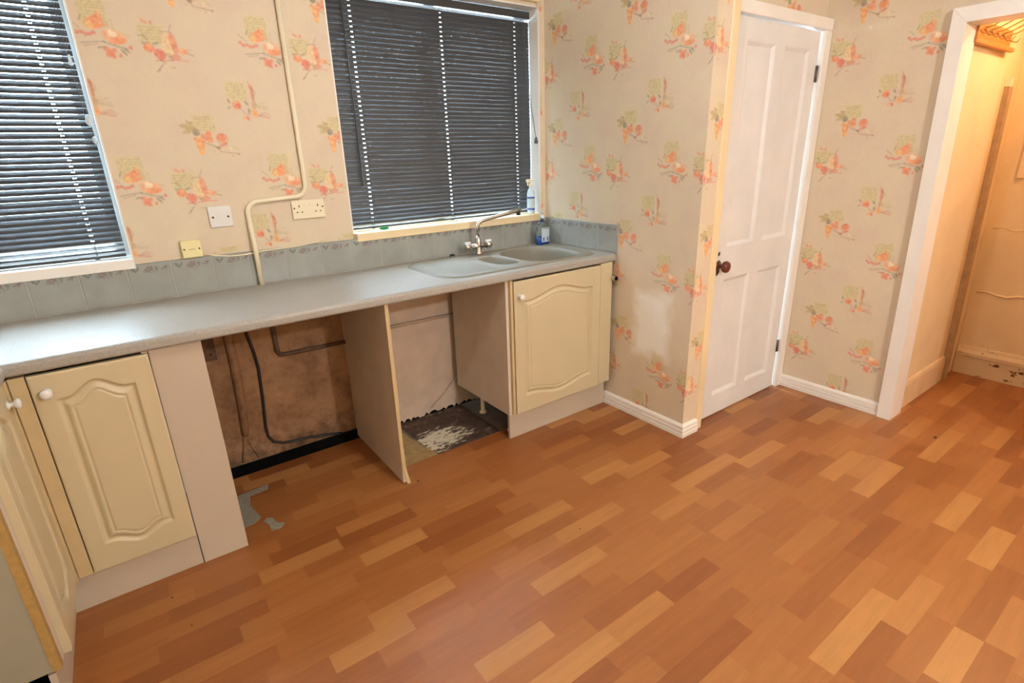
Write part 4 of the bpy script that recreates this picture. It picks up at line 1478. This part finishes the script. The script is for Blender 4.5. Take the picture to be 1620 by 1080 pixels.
# ------------------------------------------------------------------ things in the empty bays
b = MB()
b.tube([(-1.684, -.018, .868), (-1.684, -.018, .60)] + arc((-1.654, -.018, .592), .03, 180, 270, 6, 'xz') + [(-1.60, -.018, .560), (-1.358, -.018, .556)], .0105, 12)
b.build('water_pipe', M['old_pipe'], label='grimy bent pipe at the top of the stained bay', cat='pipe')
b = MB()
b.tube([(-1.339, -.018, .582), (-.70, -.018, .578)], .0095, 12)
b.build('water_pipe', M['pipe_white'], label='painted straight pipe across the white bay beside the sink unit', cat='pipe')
b = MB()
b.tube([(-1.803, -.012, .868), (-1.800, -.012, .70), (-1.784, -.012, .60), (-1.778, -.012, .52), (-1.786, -.012, .36), (-1.797, -.012, .22), (-1.796, -.012, .165), (-1.775, -.012, .125), (-1.735, -.012, .104), (-1.68, -.012, .095), (-1.60, -.012, .088), (-1.50, -.012, .070), (-1.44, -.012, .055)], .0068, 10)
b.build('black_cable', M['cable'], label='black cable hanging down the stained wall and trailing right', cat='cable')
b = MB()
b.tube([(-1.880, -.010, .868), (-1.874, -.010, .60), (-1.880, -.010, .35), (-1.892, -.010, .20)], [.020, .021, .020, .016], 12)
b.tube([(-1.892, -.010, .21), (-1.905, -.010, .14), (-1.925, -.010, .065)], [.011, .009, .008], 8)
b.tube([(-1.890, -.010, .20), (-1.868, -.010, .12), (-1.850, -.010, .066)], [.009, .006, .005], 8)
b.build('old_pipe', M['stained'], label='dark forked pipe stuck to the left of the stained wall', cat='pipe')
br = thing('metal_bracket', (-1.96, -.008, .60), 'small drilled metal plate at the top left of the stained bay', 'bracket')
MB().box(-1.988, -1.936, -.010, -.0062, .602, .80, .0015, 1).build('plate', M['old_pipe'], br)
for zz_ in (.632, .735): MB().lathe([(.004, 0), (.004, .001)], (-1.958, -.0102, zz_), (0, -1, 0), 10).build('hole', M['black'], br)
b = MB()
b.prism([(-.905, .035), (-.80, .03), (-.745, .05), (-.70, .10), (-.70, .20), (-.75, .165), (-.82, .10), (-.895, .045)], 'y', -.022, -.0075)
b.build('broken_plaster', M['white_plaster'], label='cracked piece of white plaster at the corner of the white bay', cat='plaster')
b = MB()
b.box(-1.335, -1.255, -.03, -.0075, -.008, .06, .004)
b.build('black_block', M['black'], label='small black block beside the partition foot in the white bay', cat='block')

# ------------------------------------------------------------------ ceiling lamps
def pendant(x, y_, power, col, label, drop=.12):
    t = thing('pendant_lamp', (x, y_, ZC - drop - .1), label, 'lamp')
    MB().lathe([(.045, -.02), (.045, 0)], (x, y_, ZC - .0005), n=20).build('ceiling_rose', M['plastic_white'], t)
    MB().tube([(x, y_, ZC - .02), (x, y_, ZC - drop + .02)], .003, 8).build('flex', M['plastic_white'], t)
    MB().lathe([(.010, .03), (.018, .025), (.018, -.012), (.012, -.014)], (x, y_, ZC - drop), n=16).build('lamp_holder', M['plastic_white'], t)
    MB().lathe([(.012, -.014), (.020, -.030), (.030, -.055), (.026, -.080), (.012, -.092), (.001, -.094)], (x, y_, ZC - drop), n=20).build('bulb', M['bulb'], t)
    d = bpy.data.lights.new('bulb_light', 'POINT')
    d.energy = power
    d.color = col
    d.shadow_soft_size = .045
    o = bpy.data.objects.new('bulb_light', d)
    COL.objects.link(o)
    o.parent = t
    o.location = Vector((0, 0, -.13 + .1))


pendant(-1.15, -1.58, LAMP_MAIN, COL_MAIN, 'bare bulb over the middle of the kitchen')
pendant(-.75, -4.3, LAMP_REAR, COL_MAIN, 'bare bulb over the rear of the kitchen')
pendant(1.62, -2.15, LAMP_PASSAGE, COL_PASSAGE, 'bare warm bulb in the passage')
